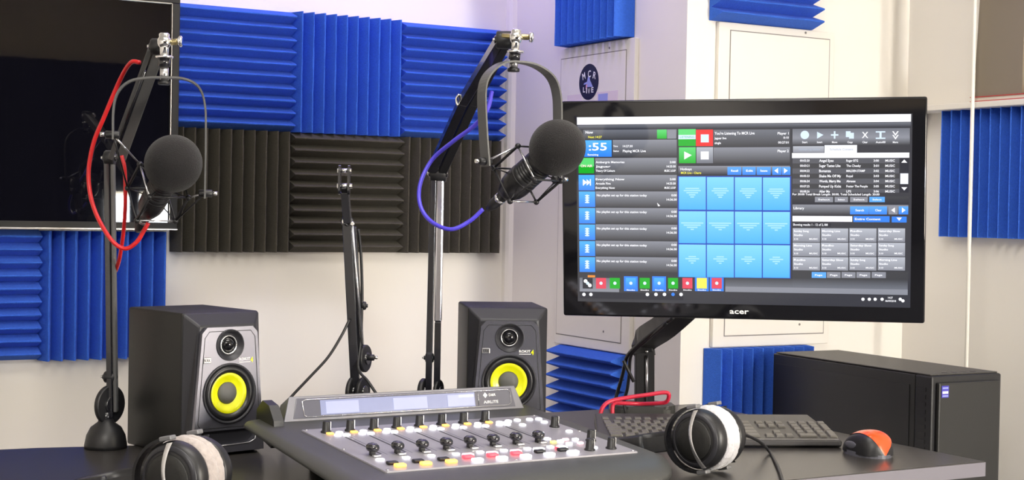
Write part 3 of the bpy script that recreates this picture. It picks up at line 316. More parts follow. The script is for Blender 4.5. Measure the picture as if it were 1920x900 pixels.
# ---------------------------------------------------------------- acoustic foam
TS = 0.305
def foam_tile(corner, xdir, out, ridges, m, label, group):
    """corner = lower corner on the wall, xdir along the wall, out = away from it; ten wedge ridges"""
    N = 10; pitch = TS / N; prof = []
    for i in range(N):
        a = i * pitch
        prof += [(a, 0.007), (a + pitch * 0.44, 0.049), (a + pitch * 0.5, 0.0505), (a + pitch * 0.56, 0.049)]
    prof.append((TS, 0.007)); K = 12; V = []; F = []
    n = len(prof)
    rnd = random.Random(sum(map(ord, label)))
    for k in range(K + 1):
        t = TS * k / K
        for s, d in prof:
            j = rnd.uniform(-0.0006, 0.0006) if d > 0.04 else 0
            V.append((s + j, t, d) if ridges == 'v' else (t, s + j, d))
    base = len(V)
    for k in (0, K):
        t = TS * k / K
        for s, d in prof: V.append((s, t, 0.0) if ridges == 'v' else (t, s, 0.0))
    for k in range(K):
        for i in range(n - 1): F.append((k * n + i, k * n + i + 1, (k + 1) * n + i + 1, (k + 1) * n + i))
    for kk, row in ((0, 0), (1, K)):
        for i in range(n - 1): F.append((base + kk * n + i, base + kk * n + i + 1, row * n + i + 1, row * n + i))
    for i in (0, n - 1): F.append(tuple([base + i] + [k * n + i for k in range(K + 1)] + [base + n + i]))
    F.append((base, base + n - 1, base + 2 * n - 1, base + n))
    b = MB(); b.put(V, F, m)
    o = b.build('acoustic_foam_tile'); x = Vector(xdir); z = Vector(out); y = Vector((0, 0, 1)); c = Vector(corner) + z * 0.001
    o.matrix_world = Matrix(((x.x, y.x, z.x, c.x), (x.y, y.y, z.y, c.y), (x.z, y.z, z.z, c.z), (0, 0, 0, 1)))
    return tag(o, label, 'foam tile', group)
AX = (1, 0, 0); AO = (0, -1, 0)
x0, zt = -0.9598, 1.6362
for i, (r, where) in enumerate((('h', 'beside the television top corner'), ('v', 'between two others'), ('h', 'nearest the wall corner'))):
    foam_tile((x0 + i * TS, 0, zt - TS), AX, AO, r, M['blue'], 'bright blue foam tile with %s ridges in the upper row, %s' % ({'h': 'horizontal', 'v': 'vertical'}[r], where), 'blue foam tiles in the upper row')
for i, (r, where) in enumerate((('v', 'vertical ridges just past the television lower corner'), ('h', 'horizontal ridges behind the empty boom arm'), ('v', 'vertical ridges behind the blue cable loop'))):
    foam_tile((x0 + i * TS, 0, zt - 2 * TS), AX, AO, r, M['dark'], 'charcoal foam tile with ' + where, 'charcoal foam tiles in the second row')
foam_tile((-1.2748, 0, 0.7699), AX, AO, 'v', M['blue'], 'blue foam tile with vertical ridges under the television', 'blue foam tiles under the television')
foam_tile((-1.5808, 0, 0.7720), AX, AO, 'h', M['blue'], 'blue foam tile with horizontal ridges under the television', 'blue foam tiles under the television')
BX = (0, -1, 0); BO = (-1, 0, 0)
foam_tile((0, -0.292, 1.568), BX, BO, 'v', M['blue'], 'blue foam tile with vertical ridges above the panel with the round sticker', 'blue foam tiles around the wall panels')
foam_tile((0, -0.292, 0.492), BX, BO, 'h', M['blue'], 'blue foam tile with horizontal ridges low behind the monitor stand', 'blue foam tiles around the wall panels')
foam_tile((0.062, -0.81, 1.592), AX, AO, 'h', M['blue'], 'blue foam tile with horizontal ridges above the plain cream panel', 'blue foam tiles around the wall panels')
foam_tile((0.066, -0.81, 0.525), AX, AO, 'v', M['blue'], 'blue foam tile with vertical ridges behind the computer tower', 'blue foam tiles around the wall panels')
foam_tile((0.69, -0.963, 1.099), BX, BO, 'v', M['blue'], 'blue foam tile with vertical ridges below the shelf, behind the thin pipe', 'blue foam tiles around the wall panels')

# ---------------------------------------------------------------- access panels on the corner walls
def access_panel(label, T, w, h, gx0, gx1, gz0, gz1):
    o = thing('access_panel', label, 'wall panel', T=T, group='painted access panels')
    b = MB(); b.box((0, 0, -0.012), (w, h, 0), M['board'], 0.002, T=Matrix.Translation((0, 0, 0.012))); b.build('backing_board', o)
    b = MB(); b.box((gx0 - .0022, gz0 - .0022, 0.0122), (gx1 + .0022, gz1 + .0022, 0.0124), M['groove']); b.box((gx0, gz0, 0.0122), (gx1, gz1, 0.0135), M['board'], 0.0008)
    d = b.build('panel_door', o)
    for z in (gz0 + 0.022, gz1 + 0.012):
        q = MB(); q.lathe([(0.003, 0), (0.003, 0.0006), (0.001, 0.0009)], M['groove'], Matrix.Translation((gx0 + (gx1 - gx0) * 0.75, z, 0.0133 if z < gz1 else 0.0122)), 10); q.build('screw', o)
    return o
Tb = Matrix(((0, 0, -1, 0), (-1, 0, 0, -0.268), (0, 1, 0, 0.799), (0, 0, 0, 1)))
access_panel('white access panel with a dark round sticker, left of the wall corner', Tb, 0.349, 0.766, 0.012, 0.312, 0.026, 0.738)
Tc = Matrix(((1, 0, 0, 0.083), (0, 0, -1, -0.81), (0, 1, 0, 0.832), (0, 0, 0, 1)))
access_panel('plain cream access panel on the wall behind the monitor', Tc, 0.352, 0.758, 0.034, 0.334, 0.027, 0.739)

o = thing('round_sticker', 'dark round sticker with pale lettering stuck on the white wall panel', 'sticker', T=Matrix(((0, 0, -1, -0.0137), (-1, 0, 0, -0.4168), (0, 1, 0, 1.4705), (0, 0, 0, 1))))
b = MB(); b.lathe([(0.0495, 0), (0.0495, 0.0004)], M['board'], None, 48, False); b.lathe([(0.0455, 0.0004), (0.0455, 0.0007)], M['sticker'], None, 48, False); b.build('sticker_disc', o)
b = MB()
for ch, dx, rot_ in (('M', -0.028, 0.45), ('C', -0.0045, 0.0), ('R', 0.018, -0.4)):
    b.text(ch, M['white'], Matrix.Translation((dx, 0.013 - abs(dx) * 0.25, 0)) @ Matrix.Rotation(rot_ * 0.6, 4, 'Z'), 0.017, 0.014, 0.0010)
for ch, dx in (('L', -0.026), ('I', -0.011), ('V', -0.003), ('E', 0.013)):
    b.text(ch, M['white'], Matrix.Translation((dx, -0.030 + abs(dx) * 0.2, 0)), 0.013, 0.004 if ch == 'I' else 0.010, 0.0010)
b.build('lettering', o)
b = MB(); b.put([(-.004, .013, .0009), (.003, .013, .0009), (.006, .004, .0009), (.014, -.006, .0009), (.02, -.014, .0009), (.008, -.013, .0009), (-.006, -.013, .0009), (-.010, -.005, .0009), (-.024, -.006, .0009), (-.022, -.002, .0009), (-.008, .001, .0009)], [tuple(range(11))], M['lilac'])
b.put([(-.012, -.006, .00095), (-.006, -.006, .00095), (-.008, -.016, .00095), (-.014, -.018, .00095)], [(0, 1, 2, 3)], M['pinkprint']); b.build('emblem', o)
b = MB(); b.box((-0.0142, -0.385, 1.40), (-0.0136, -0.315, 1.442), M['palepink']); tag(b.build('paper_label'), 'pale pink paper label below the round sticker, half hidden by the monitor', 'label')
b = MB(); b.box((-0.0142, -0.55, 1.40), (-0.0136, -0.455, 1.442), M['palepink']); b.box((-0.0146, -0.505, 1.40), (-0.0140, -0.462, 1.437), M['lilac']); tag(b.build('printed_label'), 'lilac printed label beside the round sticker, half hidden by the monitor', 'label')

# ---------------------------------------------------------------- shelf on the right wall
o = thing('wall_shelf', 'cream wall shelf above the blue tile at the photo edge', 'shelf', (0.69, -1.2, 1.4))
b = MB(); b.box((-0.078, -0.55, 0.002), (-0.001, 0.375, 0.016), M['board'], 0.002); b.build('shelf_board', o)
for y in (-0.42, 0.33):
    b = MB(); b.box((-0.011, y - .01, -0.06), (-0.002, y + .01, 0), M['board'], 0.001); b.box((-0.07, y - .01, -0.012), (-0.002, y + .01, 0), M['board'], 0.001); b.build('bracket', o)
o = thing('red_book', 'thin red book lying flat on the cream wall shelf', 'book', (0.665, -1.19, 1.416))
b = MB(); b.box((-0.05, -0.10, 0), (0.02, 0.10, 0.002), M['bookred']); b.box((-0.05, -0.10, 0.010), (0.02, 0.10, 0.012), M['bookred']); b.box((0.018, -0.1, 0.002), (0.02, 0.1, 0.010), M['bookred']); b.build('cover', o)
b = MB(); b.box((-0.047, -0.097, 0.002), (0.018, 0.097, 0.010), M['pages']); b.build('pages', o)
b = MB(); pts = smooth_path([(0.62, -1.095, 1.4285), (0.621, -1.102, 1.55), (0.623, -1.108, 1.70), (0.63, -1.114, 1.88)], 6)
for side in (0,):
    V = []; F = []
    for p in pts: V += [(p.x, p.y, p.z), (p.x, -1.24, p.z), (p.x + 0.03, -1.24, p.z), (p.x + 0.03, p.y, p.z)]
    for j in range(len(pts) - 1):
        for i in range(4): F.append((4 * j + i, 4 * j + (i + 1) % 4, 4 * j + 4 + (i + 1) % 4, 4 * j + 4 + i))
    F += [(3, 2, 1, 0), tuple(4 * (len(pts) - 1) + i for i in range(4))]
    b.put(V, F, M['taupe'])
tag(b.build('magazine_file'), 'tall taupe file standing on the red book on the shelf', 'file')
o = thing('wall_pipe', 'thin cream vertical pipe in front of the blue tile at the photo edge', 'pipe', (0.60, -1.113, 0))
b = MB(); b.cyl((0, 0, 0.0), (0, 0, 2.6), 0.0045, M['pipe'], seg=14); b.build('tube', o)
for z in (0.3, 2.3):
    b = MB(); b.box((-0.007, -0.007, z - .012), (0.0895, 0.007, z + .012), M['pipe'], 0.002); b.build('wall_clip', o)

# ---------------------------------------------------------------- television
o = thing('television', 'large black wall television with a dark reflecting screen', 'television', (-1.45, -0.06, 1.36))
b = MB(); b.box((-0.485, 0.0, -0.2785), (0.4835, 0.055, 0.2815), M['tvframe'], 0.004); b.build('back_shell', o)
b = MB(); tw, th0, th1, bz = 0.4845, -0.2795, 0.2825, 0.018
for lo, hi in (((-tw, -.02, th1 - bz), (tw, 0.0, th1)), ((-tw, -.02, th0), (tw, 0.0, th0 + bz)), ((-tw, -.02, th0 + bz), (-tw + bz, 0.0, th1 - bz)), ((tw - bz, -.02, th0 + bz), (tw, 0.0, th1 - bz))):
    b.box(lo, hi, M['tvframe'], 0.0015)
b.build('bezel', o)
b = MB(); e = 0.0018
for lo, hi in (((-tw + bz, -.0185, th1 - bz - e), (tw - bz, -.012, th1 - bz)), ((-tw, -.0215, th0), (tw, -.018, th0 + 0.003)), ((tw - bz - e, -.0185, th0 + bz), (tw - bz, -.012, th1 - bz))): b.box(lo, hi, M['tvtrim'])
b.build('trim_line', o)
b = MB(); b.box((-tw + bz, -0.012, th0 + bz), (tw - bz, -0.001, th1 - bz), M['tvscreen']); b.build('screen', o)
b = MB(); b.box((-0.15, 0.0555, -0.1), (0.15, 0.0595, 0.1), M['steel']); b.build('wall_mount', o)

# ---------------------------------------------------------------- desk
DZ = 0.72
o = thing('desk', 'dark grey studio desk under the mixing console and keyboard', 'desk', (-1.0, -1.4, 0))
poly = [(-2.3, -1.85), (-1.70, -1.85), (-0.95, -1.84), (-0.60, -1.80), (-0.4955, -1.7758), (-0.045, -1.774), (-0.045, -0.932), (-0.44, -0.934), (-1.09, -1.068), (-1.345, -1.034), (-1.49, -1.0), (-2.3, -0.92)]
Tl = Matrix.Translation((1.0, 1.4, 0))
b = MB(Tl); b.prism(poly, DZ - 0.026, DZ, M['desk'], bev=0.0012); b.build('tabletop', o)
b = MB(Tl); ring = [Vector((x, y, DZ - 0.013)) for x, y in poly]; cxy = Vector((-1.1, -1.4, 0))
for i in range(len(ring)):
    p, q = ring[i], ring[(i + 1) % len(ring)]; d = (q - p).normalized(); nrm = Vector((d.y, -d.x, 0))
    b.put([tuple(v) for v in (p + Vector((0, 0, -.0128)), q + Vector((0, 0, -.0128)), q + Vector((0, 0, .0115)), p + Vector((0, 0, .0115)))] + [tuple(v + nrm * 0.0012) for v in (p + Vector((0, 0, -.0128)), q + Vector((0, 0, -.0128)), q + Vector((0, 0, .0115)), p + Vector((0, 0, .0115)))], [(0, 1, 2, 3), (4, 7, 6, 5), (0, 4, 5, 1), (1, 5, 6, 2), (2, 6, 7, 3), (3, 7, 4, 0)], M['deskedge'])
b.build('edge_band', o)
for x, y in ((-2.2, -1.75), (-2.2, -1.03), (-1.15, -1.16), (-1.15, -1.75), (-0.12, -1.70), (-0.12, -1.02)):
    b = MB(Tl); b.box((x - .022, y - .022, 0.012), (x + .022, y + .022, DZ - 0.027), M['steel'], 0.002); b.cyl((x, y, 0), (x, y, 0.012), 0.018, M['black']); b.build('leg', o)

# ---------------------------------------------------------------- studio monitors
def disc_frame(x, y, z): return Matrix.Translation((x, y, z)) @ Matrix.Rotation(PI / 2, 4, 'X')   # local z looks to -y
def speaker_parts(o):
    w, D, H = 0.075, 0.185, 0.241
    b = MB(); b.box((-w, 0.002, 0), (w, D, H), M['blacksat'], 0.004, seg=3); b.build('cabinet', o)
    b = MB(); yb, yf = 0.002, -0.020
    P0 = [(-w, yb, 0), (w, yb, 0), (w, yb, H), (-w, yb, H)]; P1 = [(-.0715, yf, 0.004), (.0715, yf, 0.004), (.054, yf, .2195), (-.054, yf, .2195)]
    b.hexa([P1[0], P1[1], P0[1], P0[0], P1[3], P1[2], P0[2], P0[3]], M['baffledark'], 0.003, seg=3); b.build('bevelled_surround', o)
    # front plate with round openings
    bm = bmesh.new(); outer = [(-.0695, .006), (.0695, .006), (.0695, .010), (.0535, .208), (.044, .2175), (-.044, .2175), (-.0535, .208), (-.0695, .010)]
    loops = []; 
    def loop(pts):
        vs = [bm.verts.new((x, 0, z)) for x, z in pts]; es = [bm.edges.new((vs[i], vs[(i + 1) % len(vs)])) for i in range(len(vs))]; loops.append((vs, es)); return es
    E = loop(outer)
    E += loop([(0.0255 * math.cos(2 * PI * i / 40), 0.187 + 0.0255 * math.sin(2 * PI * i / 40)) for i in range(40)])
    E += loop([(0.050 * math.cos(2 * PI * i / 48), 0.1055 + 0.050 * math.sin(2 * PI * i / 48)) for i in range(48)])
    E += loop([(-.054, .024), (-.048, .019), (.040, .020), (.052, .031), (.056, .041), (.050, .044), (-.050, .044), (-.056, .036)])
    bmesh.ops.triangle_fill(bm, use_beauty=True, use_dissolve=False, edges=E)
    bmesh.ops.recalc_face_normals(bm, faces=bm.faces[:])
    r = bmesh.ops.extrude_face_region(bm, geom=bm.faces[:]); 
    for v in [g for g in r['geom'] if isinstance(g, bmesh.types.BMVert)]: v.co.y -= 0.009
    bm.verts.ensure_lookup_table()
    b = MB(Matrix.Translation((0, -0.0195, 0))); b.merge(bm, M['baffle']); plate = b.build('front_plate', o)
    b = MB(); ol = smooth_path([(x * 0.93, -0.0287, 0.11 + (z - 0.11) * 0.955) for x, z in outer if z > 0.05 or z == .006], 1, True)
    pts = [(-.060, -.0286, .056), (-.0485, -.0286, .200), (-.040, -.0286, .2105), (.040, -.0286, .2105), (.0485, -.0286, .200), (.060, -.0286, .056), (.054, -.0286, .049), (-.054, -.0286, .049)]
    b.tube(pts, 0.0006, M['black'], seg=6, fine=1, closed=True); b.build('groove_line', o)
    # tweeter
    b = MB(disc_frame(0, -0.0195, 0.187)); b.lathe([(0.0255, 0.0095), (0.0268, 0.0105), (0.0262, 0.0112), (0.0248, 0.010), (0.019, 0.003), (0.0165, 0.002)], M['baffledark'], None, 40, cap=False); b.lathe([(0.0165, 0.002), (0.0162, 0.005), (0.0145, 0.0055), (0.0138, 0.003)], M['silver'], None, 40, cap=False); tw_ = b.build('tweeter', o)
    b = MB(disc_frame(0, -0.0195, 0.187)); b.lathe([(0.0140, 0.003), (0.012, 0.0025), (0.011, 0.005), (0.008, 0.008), (0.004, 0.0098), (0.0, 0.0103)], M['blackgl'], None, 32); b.build('dome', tw_)
    # woofer
    b = MB(disc_frame(0, -0.0195, 0.1055)); b.lathe([(0.0500, 0.0085), (0.0512, 0.0112), (0.0490, 0.0118), (0.0468, 0.0095), (0.0455, 0.008)], M['baffledark'], None, 56, cap=False)
    b.lathe([(0.0458, 0.008), (0.0448, 0.0105), (0.0415, 0.0122), (0.0370, 0.0105), (0.0342, 0.007)], M['rubber'], None, 56, cap=False); wf = b.build('woofer', o)
    b = MB(disc_frame(0, -0.0195, 0.1055)); b.lathe([(0.0345, 0.0072), (0.0338, 0.0078), (0.0270, 0.0040), (0.0185, 0.0015)], M['yellow'], None, 56, cap=False); b.build('cone', wf)
    b = MB(disc_frame(0, -0.0195, 0.1055)); b.lathe([(0.0187, 0.0015), (0.0175, 0.0035), (0.012, 0.0062), (0.006, 0.0075), (0, 0.0079)], M['dustcap'], None, 40); b.build('dust_cap', wf)
    # port, badge, name strip
    b = MB(); b.box((-.057, -0.0199, .017), (.057, -0.0193, .046), M['black']); 
    b.tube([(-.048, -.0287, .0185), (.040, -.0287, .0195), (.053, -.0287, .0305), (.0570, -.0287, .041)], 0.0009, M['silver'], seg=6, fine=2); b.build('port', o)
    b = MB(); b.box((-.0510, -0.0300, .158), (-.0365, -0.0283, .168), M['silver'], 0.001); b.text('KRK', M['black'], disc_frame(-.0495, -0.0300, .1605), 0.005, 0.0115, 0.0002); b.build('badge', o)
    b = MB(); b.text('ROKIT', M['white'], disc_frame(.018, -0.0286, .160), 0.0045, 0.021, 0.0002); b.text('4', M['yellow'], disc_frame(.040, -0.0286, .156), 0.009, 0.0055, 0.0002); b.box((.018, -0.0289, .1565), (.040, -0.0286, .1575), M['white']); b.build('lettering', o)
    for x in (-.05, .05):
        for y in (0.02, 0.16):
            pass
a1 = 0.2195; a2 = -0.3826
def speaker_root(fx, fy, a, label): 
    c = Vector((fx, fy, DZ)) + Matrix.Rotation(a, 3, 'Z') @ Vector((0.0735, 0, 0)); return thing('studio_monitor_speaker', label, 'speaker', c, a, 'pair of black studio speakers with yellow cones')
s1 = speaker_root(-1.2992, -1.1945, a1, 'black studio speaker with yellow cone standing in front of the television side, fully visible')
speaker_parts(s1)
s2 = copy_tree(s1); c2 = Vector((-0.7491, -1.1693, DZ)) + Matrix.Rotation(a2, 3, 'Z') @ Vector((0.075, 0, 0)); place(s2, c2, a2)
s2['label'] = 'black studio speaker with yellow cone partly hidden behind the mixing console display'

# ---------------------------------------------------------------- boom arms
UP = Vector((0, 0, 1))
def bar(b, p0, p1, w, d, m, wdir, bev=0.0015):
    """square bar from p0 to p1; w along wdir, d across"""
    p0, p1 = Vector(p0), Vector(p1); T = frame(p0, p1 - p0, wdir); L = (p1 - p0).length
    b.box((-w / 2, -d / 2, 0), (w / 2, d / 2, L), m, bev, T)
CR = Vector((0.869, -0.495, 0))       # a horizontal direction across the room
CF = Vector((0.495, 0.869, 0))
def clamp_base(o, c, m_top):
    c = Vector(c)
    b = MB(); b.T = Matrix.Translation(c); b.lathe([(0.036, 0), (0.036, 0.006), (0.033, 0.022), (0.026, 0.036), (0.014, 0.045), (0.012, 0.05)], M['black'], None, 32); b.build('clamp_base', o, False)
    b = MB(); b.cyl(c + Vector((0, 0, 0.045)), c + Vector((0, 0, 0.062)), 0.010, M['blackmet']); b.build('swivel_post', o, False)
def joint(o, p, axis, r, t, name='joint'):
    p = Vector(p); ax = Vector(axis).normalized(); b = MB(); b.cyl(p - ax * t / 2, p + ax * t / 2, r, M['black'], seg=32, bev=0.002)
    b.cyl(p - ax * (t / 2 + .003), p + ax * (t / 2 + .003), r * 0.45, M['blackmet'], seg=20, bev=0.001); b.cyl(p - ax * (t / 2 + .006), p - ax * t / 2, r * 0.2, M['chrome'], seg=8); return b.build(name, o, False)
def chrome_head(o, H):
    tip, top, mid, neck, low = [Vector(p) for p in H]
    d = (mid - tip).normalized()
    hd = Vector((1, -0.5, 0)).normalized()
    b = MB(); b.cyl(top, mid, 0.0085, M['chrome'], 0.007, seg=20, bev=0.002); b.cyl(tip - hd * 0.008, top.lerp(mid, 0.35) + hd * 0.022, 0.005, M['brass'], seg=14, bev=0.001)
    b.ball(top.lerp(mid, 0.4), 0.0115, M['chrome'], sub=3); b.build('chrome_swivel', o, False)
    b = MB(); p = top.lerp(mid, 0.35) + hd * 0.022; b.cyl(p, p + hd * 0.007, 0.009, M['chrome'], seg=8, bev=0.002); b.build('wing_nut', o, False)
    b = MB(); b.cyl(mid, mid - UP * 0.004, 0.0145, M['chrome'], seg=28, bev=0.001); b.cyl(mid - UP * 0.004, neck, 0.0095, M['blackmet'], seg=20); b.cyl(neck, low, 0.007, M['silver'], seg=16); b.cyl(low, low - UP * 0.006, 0.010, M['black'], seg=20, bev=0.001); b.build('mount_stud', o, False)

# boom arm by the television
o = thing('boom_arm', 'black boom arm holding the microphone in front of the television', 'microphone arm', LEFT_LOWER[0][:2] + (DZ,), 0, 'desk boom arms')
L0, L1, L2 = [Vector(p) for p in LEFT_LOWER]
clamp_base(o, (L0.x - 0.012, L0.y + 0.0, DZ), None)
b = MB(); bar(b, L0 - UP * 0.01 - CR * 0.004, L2 - CR * 0.004, 0.010, 0.016, M['blackmet'], CR); bar(b, L0 + CR * 0.005, L2 + CR * 0.005, 0.006, 0.014, M['armgrey'], CR); b.build('lower_arm', o, False)
joint(o, L0 + UP * 0.012 - CR * 0.006, CR * 0.9 - CF * 0.5, 0.034, 0.010, 'tension_wheel')
joint(o, L0 + UP * 0.06 - CR * 0.006, CR, 0.010, 0.020, 'pivot_bolt')
U0, U1, U2 = [Vector(p) for p in LEFT_UPPER]
joint(o, L2, CR, 0.013, 0.018, 'elbow_joint')
b = MB(); off = Vector((0.006, -0.004, 0)); q0 = U0 + CR * 0.012; q2 = U2 + CR * 0.004
bar(b, q0, q2, 0.017, 0.010, M['armgrey'], CR); b.build('upper_arm', o, False)
b = MB(); bar(b, U0 - CR * 0.006, U2 - CR * 0.012, 0.008, 0.012, M['armgrey'], CR); b.build('upper_rod', o, False)
b = MB(); b.tube([U0.lerp(U2, 0.15) - CR * 0.006 - UP * .006, U0.lerp(U2, 0.85) - CR * 0.010 - UP * .008], 0.003, M['blackmet'], fine=1); b.build('tension_spring', o, False)
joint(o, U2 + UP * 0.004, CR, 0.013, 0.022, 'tip_joint')
chrome_head(o, LEFT_HEAD)

# boom arm near the corner
o = thing('boom_arm', 'black boom arm with a lower silver highlight bar, holding the microphone by the monitor', 'microphone arm', RIGHT_LOWER[0][:2] + (DZ,), 0, 'desk boom arms')
L0, L1, L2 = [Vector(p) for p in RIGHT_LOWER]
clamp_base(o, (L0.x, L0.y, DZ), None)
b = MB(); bar(b, L0 - CR * 0.009 - UP * 0.008, L2 - CR * 0.009, 0.012, 0.020, M['blackmet'], CR); b.build('lower_arm', o, False)
b = MB(); pm = L0.lerp(L2, 0.34); bar(b, pm + CR * 0.006, L2 + CR * 0.004, 0.014, 0.018, M['silvertube'], CR, 0.003); b.build('silver_highlight_bar', o, False)  # bright silver bar that puts the tube's highlight into the colour
b = MB(); bar(b, L0 + CR * 0.007, pm + CR * 0.006, 0.012, 0.018, M['blackmet'], CR); b.build('lower_sleeve', o, False)
joint(o, L0 + UP * 0.012 - CR * 0.018, CR * 0.95 - CF * 0.3, 0.024, 0.010, 'tension_wheel'); joint(o, L0 + UP * 0.012 + CR * 0.010, CR * 0.95 - CF * 0.3, 0.022, 0.008, 'tension_wheel')
joint(o, L0 + UP * 0.075 - CR * 0.008, CR, 0.009, 0.016, 'pivot_bolt')
joint(o, L2, CR, 0.017, 0.030, 'elbow_joint')
U0, U1, U2 = [Vector(p) for p in RIGHT_UPPER]
b = MB(); bar(b, U0 - CR * 0.012, U1 - CR * .011, 0.016, 0.020, M['blackmet'], CR); bar(b, U1 - CR * .011, U2 - CR * 0.006, 0.016, 0.020, M['blackmet'], CR); b.build('upper_arm', o, False)
b = MB(); bar(b, U0 + CR * 0.008, U1 + CR * .008, 0.016, 0.020, M['black'], CR); bar(b, U1 + CR * .008, U2 + CR * 0.004, 0.016, 0.020, M['black'], CR); b.build('upper_rod', o, False)
b = MB(); b.tube([U1 - CR * .018 + Vector((0, 0, .012)), U1 - CR * .023 + Vector((0, 0, .004)), U1 - CR * .021 - Vector((0, 0, .006)), U1 - CR * .014 - Vector((0, 0, .010))], 0.0022, M['chrome'], fine=5); b.build('spring_hook', o, False)
joint(o, U2, CR, 0.015, 0.026, 'tip_joint')
chrome_head(o, RIGHT_HEAD)

# empty boom arm in the middle
o = thing('boom_arm', 'empty folded black boom arm without microphone standing behind the mixing console', 'microphone arm', (-0.905, -1.10, DZ), 0, 'desk boom arms')
L0, L1, L2 = [Vector(p) for p in MID_LOWER]; U0, U1, U2 = [Vector(p) for p in MID_UPPER]
foot = Vector((-0.893, -1.10, DZ))
clamp_base(o, foot, None)
b = MB(); bar(b, L0, L2, 0.017, 0.020, M['blackmet'], CR); b.build('lower_arm', o, False)
S0, S1, S2 = [Vector(p) for p in MID_SIDE]
b = MB(); bar(b, S0 - CR * .004, S2 - CR * .002, 0.010, 0.016, M['blackmet'], CR); b.build('lower_rod', o, False)
b = MB(); b.tube([L0 + CR * 0.009 + UP * 0.1, L2 + CR * 0.009], 0.0025, M['silver'], fine=1); b.build('tension_spring', o, False)
b = MB(); bar(b, U0, U1, 0.015, 0.018, M['blackmet'], CR); bar(b, U1, U2 - UP * 0.03, 0.011, 0.016, M['black'], CR); b.build('upper_arm', o, False)
fk = frame(U2 - UP * 0.03, UP, CR)
for sx in (-0.0085, 0.0085):
    b = MB(fk); b.prism([(0.010 * math.cos(t) , 0.010 * math.sin(t) + (0.034 if math.sin(t) >= 0 else 0.0)) for t in [2 * PI * i / 24 for i in range(24)]], -0.002, 0.002, M['blackmet'], Matrix.Translation((sx, 0, -0.006)) @ Matrix.Rotation(PI / 2, 4, 'X') @ Matrix.Rotation(PI / 2, 4, 'Y')); b.build('fork_plate', o, False)
b = MB(fk); b.cyl((-0.013, 0, 0.028), (0.013, 0, 0.028), 0.004, M['chrome'], seg=12); b.cyl((-0.013, 0, 0.0), (0.015, 0, 0.0), 0.0045, M['chrome'], seg=12); b.build('fork_bolt', o, False)
joint(o, L2, CR * 0.4 - CF, 0.010, 0.022, 'elbow_joint')
b = MB(); b.cyl(L2 - CF * 0.012 - CR * .003, L2 - CF * 0.018 - CR * .003, 0.0055, M['chrome'], seg=16, bev=0.001); b.cyl(L2 - CF * 0.010 + CR * .011 - UP * .004, L2 - CF * 0.016 + CR * .011 - UP * .004, 0.004, M['chrome'], seg=16, bev=0.001); b.build('elbow_bolts', o, False)
joint(o, L0 + UP * 0.010 - CR * 0.006, CR * 0.95 - CF * 0.3, 0.030, 0.008, 'tension_wheel'); joint(o, L0 + UP * 0.010 + CR * 0.012, CR * 0.95 - CF * 0.3, 0.028, 0.008, 'tension_wheel')
joint(o, S0 + UP * 0.018, CR * 0.95 - CF * 0.3, 0.026, 0.009, 'tension_wheel')
b = MB(); k = S0 + UP * 0.020 + CR * 0.006; b.cyl(k, k + CR * 0.012, 0.006, M['black'], seg=10, bev=0.001); b.cyl(k + CR * .012, k + CR * 0.018, 0.003, M['chrome'], seg=8); b.build('knob', o, False)
joint(o, S1.lerp(S0, 0.10) + CR * 0.006, CR, 0.008, 0.010, 'rod_clip')
b = MB(); b.cyl(foot + UP * 0.055, L0, 0.009, M['blackmet']); b.build('swivel_neck', o, False)

